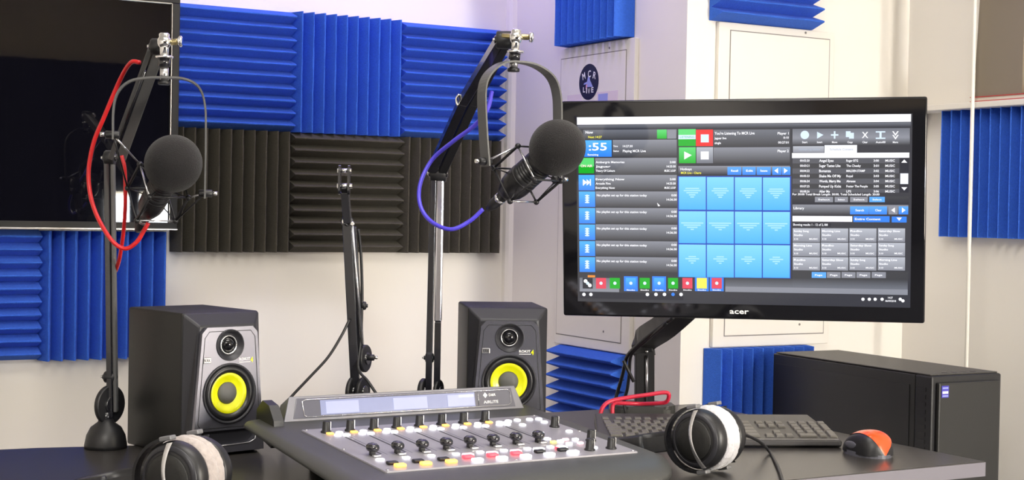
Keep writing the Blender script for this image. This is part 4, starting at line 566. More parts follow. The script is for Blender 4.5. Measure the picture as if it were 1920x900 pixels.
# ---------------------------------------------------------------- microphones
def microphone(label, ball, axis, yoke, wdir, bandw, body_r=0.0215):
    ball = Vector(ball); ax = Vector(axis).normalized(); o = thing('microphone', label, 'microphone', ball, 0, 'studio microphones in shock mounts')
    side = ax.cross(UP).normalized(); T = frame(ball, -ax, side)       # local z runs back along the body
    b = MB(T); b.ball((0, 0, 0), 0.0455, M['foamball'], sub=5, sc=(1, 1, 1.04)); b.build('windscreen', o, False)
    b = MB(T); r = body_r; prof = [(r * .9, 0.035), (r, 0.042)]
    for i in range(6): z = 0.046 + i * 0.0055; prof += [(r, z), (r * 0.9, z + 0.0008), (r * 0.9, z + 0.0022), (r, z + 0.003)]
    prof += [(r, 0.082), (r, 0.105), (r * 0.93, 0.116), (r * 0.72, 0.128), (r * 0.6, 0.134)]
    b.lathe(prof, M['rubber'], None, 32); body = b.build('body', o, False)
    b = MB(T); b.lathe([(r * 1.015, 0.084), (r * 1.02, 0.085), (r * 1.02, 0.087), (r * 1.015, 0.088)], M['black'], None, 32); b.build('trim_ring', body, False)
    b = MB(T); b.lathe([(0.0095, 0.132), (0.0095, 0.165), (0.0075, 0.172), (0.005, 0.180)], M['black'], None, 20); b.lathe([(0.0102, 0.146), (0.0102, 0.152)], M['silver'], None, 20); b.build('cable_plug', o, False)
    # elastic cradle: two rod squares joined by rods
    R_ = 0.047; zs = (0.045, 0.108)
    cs = [[Vector((R_ * math.cos(PI / 4 + k * PI / 2), R_ * math.sin(PI / 4 + k * PI / 2), z)) for k in range(4)] for z in zs]
    for j in range(2):
        for k in range(4):
            b = MB(T); b.cyl(cs[j][k], cs[j][(k + 1) % 4], 0.0016, M['silver'] if (k + j) % 4 == 3 else M['black'], seg=8); b.build('cradle_rod', o, False)
    for k in range(4):
        b = MB(T); b.cyl(cs[0][k], cs[1][k], 0.0024, M['black'], seg=8); b.ball(cs[0][k], 0.005, M['black'], sub=2); b.ball(cs[1][k], 0.005, M['black'], sub=2); b.build('cradle_rail', o, False)
        for j in range(2):
            b = MB(T); b.cyl(cs[j][k], Vector((cs[j][k].x, cs[j][k].y, 0)).normalized() * (r * 0.95) + Vector((0, 0, zs[j] + (0.01 if j == 0 else -.01))), 0.0011, M['black'], seg=6); b.build('elastic_cord', o, False)
    # yoke band
    Y = smooth_path(yoke, 5); w = Vector(wdir).normalized()
    b = MB(); sec = [(-bandw / 2, -0.0015), (bandw / 2, -0.0015), (bandw / 2, 0.0015), (-bandw / 2, 0.0015)]
    b.sweep(Y, sec, M['armgrey'], False, False, up=w); yk = b.build('yoke', o, False)
    for p, q in ((Y[0], Y[-1]), (Y[-1], Y[0])):
        d = (q - p); d.z = 0; d.normalize()
        if p is Y[0]: tgt = (T @ cs[0][1]).lerp(T @ cs[1][1], 0.3)
        b = MB(); b.cyl(p - d * 0.012 + UP * .008, p + d * 0.010 + UP * .008, 0.006, M['black'], seg=16, bev=0.001); b.cyl(p - d * 0.020 + UP * .008, p - d * 0.012 + UP * .008, 0.0035, M['chrome'], seg=10); b.build('pivot_knob', yk, False)
    # links from the pivots to the nearest rail
    rails = [((T @ cs[0][k]), (T @ cs[1][k])) for k in range(4)]
    for p in (Y[0] + UP * .008, Y[-1] + UP * .008):
        best = min(rails, key=lambda rr: (rr[0].lerp(rr[1], 0.5) - p).length)
        b = MB(); b.cyl(p, best[0], 0.0016, M['silver'], seg=8); b.cyl(p, best[1], 0.0016, M['black'], seg=8); b.build('yoke_link', yk, False)
    return o
microphone('microphone with dark grey foam ball hanging in front of the television', MIC_LEFT[0], MIC_LEFT[1], LEFT_YOKE, (0.30, 0.95, 0), 0.022)
microphone('microphone with grey foam ball hanging against the monitor edge', MIC_RIGHT[0], MIC_RIGHT[1], RIGHT_YOKE, (-0.08, 1.0, 0), 0.024, 0.025)

# ---------------------------------------------------------------- cables
def to_desk(P, dx, dy): return P + [((P[-1][0] + dx * .5), (P[-1][1] + dy * .5), (P[-1][2] + DZ) / 2), (P[-1][0] + dx, P[-1][1] + dy, DZ + 0.004)]
MID_CABLE = to_desk(MID_CABLE, -0.01, -0.02); MONITOR_CABLE = to_desk(MONITOR_CABLE, -0.01, -0.01); MONITOR_CABLE2 = to_desk(MONITOR_CABLE2, 0.0, -0.01)
PINK_CABLE = to_desk(PINK_CABLE[::-1], -0.02, -0.01)[::-1]; PINK_CABLE2 = to_desk(PINK_CABLE2, -0.01, -0.01)
def cable(name, pts, r, m, label, cat='cable', fine=8):
    b = MB()
    for p in (pts if isinstance(pts[0][0], (tuple, list)) else [pts]): b.tube(p, r, m, seg=10, fine=fine)
    return tag(b.build(name), label, cat)
cable('microphone_cable', RED_CABLE, 0.0036, M['redcable'], 'red cable looping down from the tip of the boom arm by the television')
cable('microphone_cable', RED_CABLE2, 0.0033, M['redcable'], 'red cable running straight down the lower pole of the boom arm by the television')
cable('microphone_cable', BLUE_CABLE, 0.0036, M['bluecable'], 'violet blue cable looping below the boom arm near the wall corner')
cable('arm_cable', MID_CABLE, 0.0026, M['blackcable'], 'thin black cable sagging from the empty boom arm to the console')
cable('arm_cable', MID_CABLE2, 0.0028, M['blackcable'], 'black cable clipped along the lower part of the empty boom arm')
cable('monitor_cable', MONITOR_CABLE, 0.0036, M['blackcable'], 'black cable bending down from the monitor, outermost beside the stand')
cable('monitor_cable', MONITOR_CABLE2, 0.0032, M['bluecable'] if False else M['blackcable'], 'black cable hanging closest to the monitor stand column')
cable('cable_end', MONITOR_CABLE3, 0.0036, M['blackcable'], 'short loose black cable end pointing at the monitor stand')
cable('patch_cable', PINK_CABLE + PINK_CABLE2[1:], 0.0042, M['pinkcable'], 'pinkish red cable loop lying in front of the monitor stand')
cable('headphone_cord', HEAD_CORD, 0.0028, M['blackcable'], 'black cord running from the headphones over the desk front edge', 'cord')

# ---------------------------------------------------------------- mixing console
CT = Matrix.Translation((-0.9395, -1.691, DZ)) @ Matrix.Rotation(0.02, 4, 'Z')
o = thing('mixing_console', 'grey broadcast mixing console with lit buttons on the desk', 'mixing console', T=CT)
tilt = math.radians(3.5); PT = Matrix.Translation((0, 0, 0.045)) @ Matrix.Rotation(tilt, 4, 'X')   # plate frame: x right, y back, z out of the plate
def rrect(x0, x1, y0, y1, r, n=6):
    P = []
    for cx, cy, a in ((x1 - r[1], y0 + r[1], -PI / 2), (x1 - r[2], y1 - r[2], 0), (x0 + r[3], y1 - r[3], PI / 2), (x0 + r[0], y0 + r[0], PI)):
        rr = {0: r[1], 1: r[2], 2: r[3], 3: r[0]}[len(P) // (n + 1)]
        for i in range(n + 1): t = a + PI / 2 * i / n; P.append((cx + rr * math.cos(t), cy + rr * math.sin(t)))
    return P
def ring(x0, x1, y0, y1, r, z, drop=0): return [(x, y, z + (drop * max(0.0, min(1.0, (0.01 - y) / 0.09))) + (0.0 if z < -0.03 else 0)) for x, y in rrect(x0, x1, y0, y1, r)]
b = MB(PT)
rings = [ring(-.205, .205, .02, .37, (.02,) * 4, -.036, 0.0), ring(-.215, .215, -.02, .385, (.02,) * 4, -.034, 0.006), ring(-.270, .250, -.075, .415, (.03, .06, .02, .04), -.016, -.020), ring(-.287, .262, -.088, .418, (.03, .075, .02, .04), -.006, -.022), ring(-.284, .260, -.084, .415, (.03, .073, .02, .04), 0.0, -.020),
         ring(-.262, .246, -.055, .41, (.03, .055, .02, .03), 0.0, -.008), ring(-.224, .226, -.006, .40, (.006,) * 4, 0.0, 0)]
k = len(rings[0]); V = [v for r in rings for v in r]; F = [(j * k + i, j * k + (i + 1) % k, (j + 1) * k + (i + 1) % k, (j + 1) * k + i) for j in range(len(rings) - 1) for i in range(k)]
F1 = [tuple(range(k))[::-1], tuple((len(rings) - 1) * k + i for i in range(k))]
fs = b.put(V, F + F1, M['conbody'], True); ku = b.mi(M['conunder'])
for i, f in enumerate(fs):
    if i < 2 * k or i == len(fs) - 2: f.material_index = ku
    if i >= len(F): f.smooth = False
b.build('body', o)
for x, y in ((-.17, .03), (.17, .03), (-.17, .33), (.17, .33)):
    b = MB(); b.cyl((x, y, 0), (x, y, 0.016 if y < 0.1 else 0.032), 0.022, M['conunder'], seg=20); b.build('foot', o)
b = MB(PT); b.prism(rrect(-.221, .221, -.003, .305, (.004,) * 4, 3), -0.001, 0.0022, M['plate'], bev=0.0008)
P0 = 0.0024
for i in range(8):                                   # strip divider lines and fader slots
    cx = -0.181 + 0.0418 * i
    b.box((cx + .0035, .105, 0.0022), (cx + .0065, .232, P0 + .0002), M['slot']); b.box((cx + .012, .098, 0.0022), (cx + .013, .235, P0), M['conframe'])
b.build('top_plate', o)
screws = [(-.214, .298), (-.216, .15), (-.214, .004), (.214, .004), (.216, .16), (.214, .300), (0.0, .004)]
for x, y in screws:
    q = MB(PT); q.lathe([(0.0028, 0.002), (0.0026, 0.0034), (0.001, 0.0036)], M['silver'], Matrix.Translation((x, y, 0)), 12); q.build('screw', o)
# knobs
def part_copy(src, parent, dx, dy):
    c = src.copy(); C.objects.link(c); c.parent = parent; c.matrix_local = Matrix.Translation(PT.to_3x3() @ Vector((dx, dy, 0))); 
    for ch in src.children: d = ch.copy(); C.objects.link(d); d.parent = c
    return c
b = MB(PT); b.lathe([(0.0088, 0.0022), (0.0088, 0.004), (0.0068, 0.0055), (0.0062, 0.019), (0.0052, 0.0205), (0.0, 0.0205)], M['black'], None, 20); kn = b.build('knob', o)
b = MB(PT); b.box((0.0045, -0.0035, 0.006), (0.0069, 0.0012, 0.0200), M['silver'], 0.0004); b.build('pointer', kn)
kpos = [(-.191 + .0421 * i, .273 + .0012 * i) for i in range(8)] + [(.196, .206), (.150, .030), (.192, .090), (.190, .029)]
base_local = kn.matrix_local.copy()
for x, y in kpos[1:]: part_copy(kn, o, x, y)
kn.matrix_local = Matrix.Translation(PT.to_3x3() @ Vector((kpos[0][0], kpos[0][1], 0)))
# lit rings under the channel knobs
b = MB(PT); b.box((-.0055, -.0045, .0022), (.0055, .0045, .0048), M['btnorange'], 0.0012); cue = b.build('lit_button', o)
for i in range(8): part_copy(cue, o, kpos[i][0] + .001, kpos[i][1] - .0135)
# small white buttons: three per channel
bpy.data.objects.remove(cue)
b = MB(PT); b.lathe([(0.0060, 0.0022), (0.0060, 0.0042), (0.0046, 0.0050), (0.0, 0.0053)], M['btnwhite'], None, 14); wb = b.build('round_button', o)
spots = []
for i in range(8):
    cx = -.191 + .0421 * i; spots += [(cx + .008, .2455), (cx + .022, .243), (cx + .018, .262)]
spots += [(.142, .267), (.162, .271), (.186, .27), (.204, .269), (.199, .243), (.149, .232), (.143, .165), (.197, .162), (.165, .040), (.130, .255), (.128, .120), (-.197, .066)]
for x, y in spots: part_copy(wb, o, x, y)
bpy.data.objects.remove(wb)
# fader caps
b = MB(PT); b.box((-.0035, -.004, .002), (.0035, .004, .010), M['black']); b.lathe([(0.0, 0.0205), (0.006, 0.0200), (0.0095, 0.0170), (0.0098, 0.0125), (0.008, 0.0095), (0.0, 0.0092)], M['blackmet'], Matrix.Diagonal((1.0, 1.25, 1, 1)), 22); fd = b.build('fader_cap', o)
b = MB(PT); b.box((-.0055, -.0165, .0024), (.0075, -.0105, .0060), M['silver'], 0.0012); b.build('cap_trim', fd)
fpos = [(-.1925 + .0421 * i, .100 + .001 * i) for i in range(8)]
for x, y in fpos: part_copy(fd, o, x, y)
for ch in list(fd.children): bpy.data.objects.remove(ch)
bpy.data.objects.remove(fd)
# small lamps over the on keys
b = MB(PT); b.box((-.0055, -.004, .0022), (.0055, .004, .0052), M['btnwhite'], 0.0012); sb = b.build('small_key', o)
for i in range(8): part_copy(sb, o, -.196 + .0421 * i, .0645)
bpy.data.objects.remove(sb)
# the on / off key pairs
def key(mm, w=.0085, l=.011): 
    b = MB(PT); b.box((-w, -l / 2, .0022), (w, l / 2, .0070), mm, 0.0018, seg=3); return b.build('lit_key', o)
top_cols = ['black', 'black', 'black', 'btnred', 'btnred', 'btnred', 'black', 'btnred']
kk = {n: key(M[n]) for n in ('btnorange', 'btnwhite', 'btnred', 'btnpink', 'black')}
for i in range(8):
    cx = -.187 + .0421 * i
    if i < 3: part_copy(kk['black'], o, cx - .004, .036); part_copy(kk['btnorange'], o, cx, .0185)
    else:
        part_copy(kk['btnred' if i in (3, 4, 5) else 'black'], o, cx - .003, .038)
        part_copy(kk['btnpink' if i in (3, 4, 5) else 'btnwhite'], o, cx + .003, .049 if i in (3, 4, 5) else .050)
        part_copy(kk['btnwhite'], o, cx, .0145)
for n in kk: bpy.data.objects.remove(kk[n])
for x, y, n in ((.109, .050, 'btnred'), (.116, .061, 'btnpink'), (.113, .020, 'btnwhite'), (.122, .092, 'btnyellow'), (.137, .095, 'btnwhite'), (.152, .103, 'btnpink'), (.168, .099, 'btnwhite'), (.140, .074, 'btnwhite'), (.160, .072, 'btnpink')):
    part = MB(PT); s_ = 1.0 if n in ('btnred', 'btnwhite') and y < .055 else 0.62
    part.box((x - .0085 * s_, y - .0055 * s_, .0022), (x + .0085 * s_, y + .0055 * s_, .0062), M[n], 0.0014); part.build('lit_key', o)
# meter bridge
BT = Matrix.Translation((0.0125, 0.38, 0.067)) @ Matrix.Rotation(math.radians(-14), 4, 'X')       # local x right, z up the face, -y toward the operator
b = MB(BT)
b.hexa([(-.231, 0, 0), (.231, 0, 0), (.231, .05, -.004), (-.231, .05, -.004), (-.2185, 0, .0425), (.2145, 0, .0425), (.2145, .04, .034), (-.2185, .04, .034)], M['conframe'], 0.0015)
mb_ = b.build('meter_bridge', o)
b = MB(BT); b.hexa([(-.214, -.0012, .005), (.212, -.0012, .005), (.212, 0, .005), (-.214, 0, .005), (-.206, -.0012, .0385), (.206, -.0012, .0385), (.206, 0, .0385), (-.206, 0, .0385)], M['lcdglass'], 0.0004); b.build('glass_strip', mb_)
b = MB(BT); ye = -.0016
for x0_, x1_, m_ in ((-.165, .130, 'lcd'), (-.155, -.095, 'lcdbright'), (-.030, .035, 'lcdbright'), (.075, .128, 'lcdbright')):
    ye -= .0003; z0_, z1_ = (.009, .034) if m_ == 'lcd' else (.011, .031)
    b.box((x0_, ye, z0_), (x1_, ye + .0003, z1_), M[m_])
b.box((.098, ye - .0005, .026), (.127, ye, .030), M['lcdlime']); b.build('display', mb_)
b = MB(BT); b.tube([(-.195, -.002, .010), (-.197, -.002, .033), (-.190, -.002, .036), (.198, -.002, .036), (.203, -.002, .031), (.203, -.002, .012), (.197, -.002, .008), (-.190, -.002, .007)], 0.0006, M['silver'], seg=6, fine=1, closed=True)
b.tube([(.137, -.002, .010), (.137, -.002, .034)], 0.0006, M['silver'], seg=6, fine=1); b.build('outline', mb_)
b = MB(BT @ Matrix.Rotation(PI / 2, 4, 'X')); b.prism([(.147, .0275), (.1515, .0225), (.156, .0275), (.1515, .0325)], .0014, .0020, M['white']); b.text('D&R', M['white'], Matrix.Translation((.159, .0255, 0)), .0045, .014, .0018); b.text('AIRLITE', M['white'], Matrix.Translation((.147, .013, 0)), .0048, .030, .0018); b.build('lettering', mb_)
b = MB(); 
b.prism([(0.36, .030), (.345, .050), (.350, .075), (.372, .098), (.40, .103), (.425, .085), (.43, .045)], -.018, 0.0, M['black'], Matrix.Translation((-.2305, 0, 0)) @ Matrix(((0, 0, 1, 0), (1, 0, 0, 0), (0, 1, 0, 0), (0, 0, 0, 1))), bev=0.002); b.build('bridge_end', o)
b = MB(); b.hexa([(-.225, .375, .052), (.225, .375, .052), (.225, .41, .052), (-.225, .41, .052), (-.225, .385, .070), (.225, .385, .070), (.225, .415, .070), (-.225, .415, .070)], M['conbody']); b.build('bridge_neck', o)

# ---------------------------------------------------------------- computer monitor
ax_, ay_, ab_ = [Vector(v) for v in MONITOR_AXES]
mc = Vector((-0.3688, -1.4838, 1.1506))
MT = Matrix(((ax_.x, ay_.x, -ab_.x, mc.x), (ax_.y, ay_.y, -ab_.y, mc.y), (ax_.z, ay_.z, -ab_.z, mc.z), (0, 0, 0, 1)))   # local x right, y up, z toward the viewer
o = thing('computer_monitor', 'large black glossy computer monitor showing radio playout software', 'monitor', T=MT)
b = MB(); b.box((-.325, -.199, -.012), (.325, .199, -.0005), M['blackgl'], 0.004, seg=3); b.build('glass_front', o)
b = MB(); b.box((-.322, -.196, -.030), (.322, .196, -.012), M['black'], 0.004); b.hexa([(-.22, -.14, -.055), (.22, -.14, -.055), (.22, .12, -.055), (-.22, .12, -.055), (-.27, -.17, -.029), (.27, -.17, -.029), (.27, .15, -.029), (-.27, .15, -.029)], M['black'], 0.004); b.build('back_shell', o)
COL = {'W': (.95, .95, 1), 'Y': (.85, .8, .05), 'P': (1, .75, .75), 'G': (.1, .5, .3), 'P2': (.35, .4, .5), 'bg': (.035, .036, .045), 'white': (1.0, 1.0, 1.05), 'white2': (.8, .83, .92), 'pale': (.62, .74, .92), 'gk': (.018, .02, .03), 'gd': (.045, .046, .052), 'gm2': (.085, .088, .105), 'gm': (.14, .15, .18), 'gl': (.23, .24, .28), 'gll': (.42, .44, .5),
       'green2': (.10, .62, .16), 'green': (.01, .38, .02), 'red': (.80, .03, .03), 'red2': (.68, .06, .1), 'yellow': (.82, .74, .1), 'orange': (.8, .25, .03), 'blue': (.03, .20, .80), 'blue2': (.10, .36, .90), 'sky': (.07, .40, .95), 'cyan': (.20, .60, 1.0), 'cyan2': (.36, .68, .95), 'deep': (.02, .06, .42)}
b = MB(); lay = b.bm.loops.layers.float_color.new('picture')
def paint(fs, fn):
    for f in fs:
        for l in f.loops: l[lay] = (*fn(l.vert.co), 1)
z = 0.0002
for it in UI:
    z += 0.0000022
    if it[0] == 'tri':
        _, a_, b__, c_, d_, e_, f_, cc = it; paint(b.put([(a_ / 1000, b__ / 1000, z), (c_ / 1000, d_ / 1000, z), (e_ / 1000, f_ / 1000, z)], [(0, 1, 2)], M['picture']), lambda v, q=COL[cc]: q)
    elif it[0] == 'disc':
        _, u_, v_, r_, cc = it; paint(b.put([((u_ + r_ * math.cos(2 * PI * i / 20)) / 1000, (v_ + r_ * math.sin(2 * PI * i / 20)) / 1000, z) for i in range(20)], [tuple(range(20))], M['picture']), lambda v, q=COL[cc]: q)
    else:
        u0, v0, u1, v1, c1, c2_ = it; y1_ = v1 / 1000
        paint(b.put([(u0 / 1000, v0 / 1000, z), (u1 / 1000, v0 / 1000, z), (u1 / 1000, v1 / 1000, z), (u0 / 1000, v1 / 1000, z)], [(0, 1, 2, 3)], M['picture']), lambda v, t=y1_, p=COL[c1], q=COL[c2_]: p if abs(v.y - t) < 1e-6 else q)
z += 0.00001
for u_, v_, h_, s_, cc, w_ in UI_TEXT:
    paint(b.text(s_, M['picture'], Matrix.Translation((u_ / 1000, v_ / 1000, 0)), h_ / 1000, w_ / 1000, z), lambda v, q=COL[cc]: q)
b.build('screen', o)
b = MB(); b.text('acer', M['white'], Matrix.Translation((LOGO[0] / 1000, LOGO[1] / 1000, 0)), .0095, LOGO[2] / 1000, .0001); b.build('logo', o)
# stand: column that bends toward the screen, foot on the desk
SA = [Vector(p) for p in STAND_ARM]
P = [SA[0], SA[1], SA[2] + Vector((0, 0, 0.004)), SA[3], SA[4] + ab_ * 0.0]
b = MB(); w_ = 0.021
def rsec(w, d, r=0.003): return [(-w, -d + r), (-w + r, -d), (w - r, -d), (w, -d + r), (w, d - r), (w - r, d), (-w + r, d), (-w, d - r)]
hz = CR
col = [Vector((SA[0].x, SA[0].y, DZ + 0.016)), Vector((SA[1].x, SA[1].y, 0.862))]
b.sweep(col, rsec(.0205, .016), M['black'], up=hz); b.build('stand_column', o, False)
b = MB(); bend = col[1]; head = mc + ab_ * 0.058 - ay_ * 0.09
mid_ = Vector((bend.x, bend.y, bend.z)); 
arm = [mid_ - UP * 0.012, mid_ + UP * 0.022, mid_.lerp(head, 0.5) + UP * 0.0, head]
pp = [mid_ + UP * 0.002, head]
b.sweep(smooth_path([mid_ - UP * 0.02, mid_ + UP * 0.01, mid_.lerp(head, 0.25), mid_.lerp(head, 0.6), head], 4), rsec(.022, .021), M['black'], up=(ab_.y, -ab_.x, 0)); b.build('stand_arm', o, False)
b = MB(); c_ = col[0]; b.tube([c_ + CR * 0.004 - CF * .018 + UP * 0.002, Vector((bend.x, bend.y, bend.z)) + CR * 0.004 - CF * .018 - UP * .02], 0.003, M['silvertube'], fine=1); b.ball(Vector((bend.x, bend.y, bend.z)) + CR * 0.004 - CF * .018 - UP * .012, 0.004, M['chrome'], sub=2); b.build('column_rail', o, False)
b = MB(Matrix.Translation((SA[0].x + .01, SA[0].y + .01, DZ)) @ Matrix.Rotation(-0.45, 4, 'Z')); b.prism(rrect(-.075, .060, -.055, .055, (.03,) * 4, 6), 0.0, 0.016, M['conbody'], bev=0.006, smooth=False); b.build('stand_base', o, False)
b = MB(MT @ Matrix.Translation((0, -.05, -.056))); b.box((-.05, -.06, -.012), (.05, .06, 0.002), M['black'], 0.003); b.build('mount_plate', o, False)

# ---------------------------------------------------------------- keyboard
KT = Matrix.Translation((-0.588, -1.370, DZ)) @ Matrix.Rotation(math.atan2(-1.5567 + 1.370, -0.1788 + 0.588), 4, 'Z')
o = thing('keyboard', 'black full-size keyboard lying in front of the monitor stand', 'keyboard', T=KT)
KL = 0.452; kt = math.radians(8.5)
KP = Matrix.Translation((0, 0.012, 0.012)) @ Matrix.Rotation(kt, 4, 'X')
b = MB(); b.hexa([(0, 0.004, 0.0), (KL, 0.004, 0.0), (KL - .018, .168, 0.016), (.018, .168, 0.016), (0, 0, 0.013), (KL, 0, 0.013), (KL - .018, .166, 0.0395), (.018, .166, 0.0395)], M['keybase'], 0.004, seg=3); b.build('body', o)
b = MB(); b.hexa([(0.004, -.0055, 0.004), (KL - .004, -.0055, 0.004), (KL - .004, .004, 0.004), (0.004, .004, 0.004), (0.004, -.002, 0.014), (KL - .004, -.002, 0.014), (KL - .004, .010, 0.0165), (.004, .010, 0.0165)], M['keyrest'], 0.003, seg=3); b.build('front_rim', o)
for x in (.05, KL - .05):
    b = MB(); b.box((x - .015, .150, 0), (x + .015, .158, .018), M['keybase'], 0.002); b.build('foot', o)
KEYS = {}
def kcap(w, d):
    kx = (round(w, 4), round(d, 4))
    if kx not in KEYS:
        b = MB(KP); w2, d2 = w / 2 - .0011, d / 2 - .0011; t = .0022
        b.hexa([(-w2, -d2, 0), (w2, -d2, 0), (w2, d2, 0), (-w2, d2, 0), (-w2 + t, -d2 + t * .8, .0062), (w2 - t, -d2 + t * .8, .0062), (w2 - t, d2 - t, .0070), (-w2 + t, d2 - t, .0070)], M['keycap'], 0.0012); KEYS[kx] = b.build('key', o)
    return KEYS[kx]
U_ = 0.0188; rows = 0.0198; kx0 = 0.024; used = set()
def putkey(cx, cy, w=U_, d=rows):
    s = kcap(w, d); c = s.copy(); C.objects.link(c); c.parent = o; c.matrix_local = Matrix.Translation(KP.to_3x3() @ Vector((cx, cy, 0.0)))
yb0 = 0.016
layout = [[1.5, 1.25, 1.25, 6, 1.25, 1, 1.25, 1.5], [2.25] + [1] * 10 + [2.75], [1.75] + [1] * 11 + [2.25], [1.5] + [1] * 12 + [1.5], [1] * 13 + [2]]
for ri, rw in enumerate(layout):
    x = kx0
    for q in rw: putkey(x + q * U_ / 2, yb0 + ri * rows, q * U_); x += q * U_
for i in range(13): putkey(kx0 + (0.5 + i + (i > 0) * .35 + (i > 4) * .3 + (i > 8) * .3) * U_ * 0.98, yb0 + 5 * rows + .004, U_ * .95, rows * .75)
bx = kx0 + 15.35 * U_
for cx, ry in ((0, 0), (1, 0), (2, 0), (1, 1)): putkey(bx + (cx + .5) * U_, yb0 + ry * rows)
for ry in (3, 4):
    for cx in range(3): putkey(bx + (cx + .5) * U_, yb0 + ry * rows)
nx = bx + 3.35 * U_
putkey(nx + U_, yb0, 2 * U_); putkey(nx + 2.5 * U_, yb0)
for ry in (1, 2, 3):
    for cx in range(3): putkey(nx + (cx + .5) * U_, yb0 + ry * rows)
for cx in range(4): putkey(nx + (cx + .5) * U_, yb0 + 4 * rows)
putkey(nx + 3.5 * U_, yb0 + .5 * rows, U_, 2 * rows); putkey(nx + 3.5 * U_, yb0 + 2.5 * rows, U_, 2 * rows)
for s in KEYS.values(): bpy.data.objects.remove(s)
b = MB(KP); b.text('Microsoft', M['white'], Matrix.Translation((nx + .018, yb0 + 5 * rows + .014, 0)), .0032, .034, .0012)
for i in range(4): b.lathe([(0.0016, 0.0), (0.0016, 0.0012)], M['white'], Matrix.Translation((nx + .010 + i * .016, yb0 + 5 * rows + .002, 0)), 8)
b.build('lettering', o)

# ---------------------------------------------------------------- mouse
o = thing('computer_mouse', 'black computer mouse with an orange back beside the keyboard', 'mouse', (-0.188, -1.632, DZ), math.radians(-5) + 0.0)
def mouse_shell(b, scale, z0, m, f0=-1.0, f1=1.0, x0=-1.0, x1=1.0, push=0.0):
    V = []; nu, nv = 16, 24
    for i in range(nv + 1):
        t = f0 + (f1 - f0) * i / nv; wy = t * 0.052
        w = 0.033 * (1 - 0.12 * t) * math.sqrt(max(0.0, 1 - abs(t) ** 3.2)) ; h = (0.041 * (1 - ((t + 0.25) / 1.28) ** 2 * 0.78)) * max(0.0, 1 - abs(t) ** 6) ** 0.5
        for j in range(nu + 1):
            a = PI * (j / nu); cx = math.cos(a) * (abs(math.cos(a)) ** -0.25 if abs(math.cos(a)) > 1e-3 else 1); sz = math.sin(a) ** 0.75
            V.append(((w + push) * cx * scale, wy * scale, z0 + (h + push) * sz))
    F = [(i * (nu + 1) + j, i * (nu + 1) + j + 1, (i + 1) * (nu + 1) + j + 1, (i + 1) * (nu + 1) + j) for i in range(nv) for j in range(nu)]
    return V, F, nu, nv
b = MB(); V, F, nu, nv = mouse_shell(b, 1.0, 0.004, None); b.put(V, F, M['black'], True); b.build('body', o)
b = MB(); sel = []
for q, f in enumerate(F):
    i, j = divmod(q, nu)
    t = -1 + 2 * (i + .5) / nv
    if 4 <= j <= 10 and t < 0.62 and j <= 4 + 7 and j >= 4: sel.append(f)
V2, _, _, _ = mouse_shell(b, 1.0, 0.004, None, push=0.0010); b.put(V2, sel, M['orange'], True); b.build('orange_shell', o)
b = MB(); b.prism([(0.034 * math.cos(t) * (1 - .1 * math.sin(t)), 0.0525 * math.sin(t)) for t in [2 * PI * i / 36 for i in range(36)]], 0.0, 0.008, M['greybase'], bev=0.002); b.build('base', o)
b = MB(); b.cyl((-.004, .034, .026), (.004, .034, .026), 0.008, M['rubber'], seg=18, bev=0.001); b.build('scroll_wheel', o)
b = MB(); b.ball((-.0315, .004, .018), 0.010, M['greybase'], sub=2, sc=(.25, 1.8, .7)); b.build('thumb_grip', o)

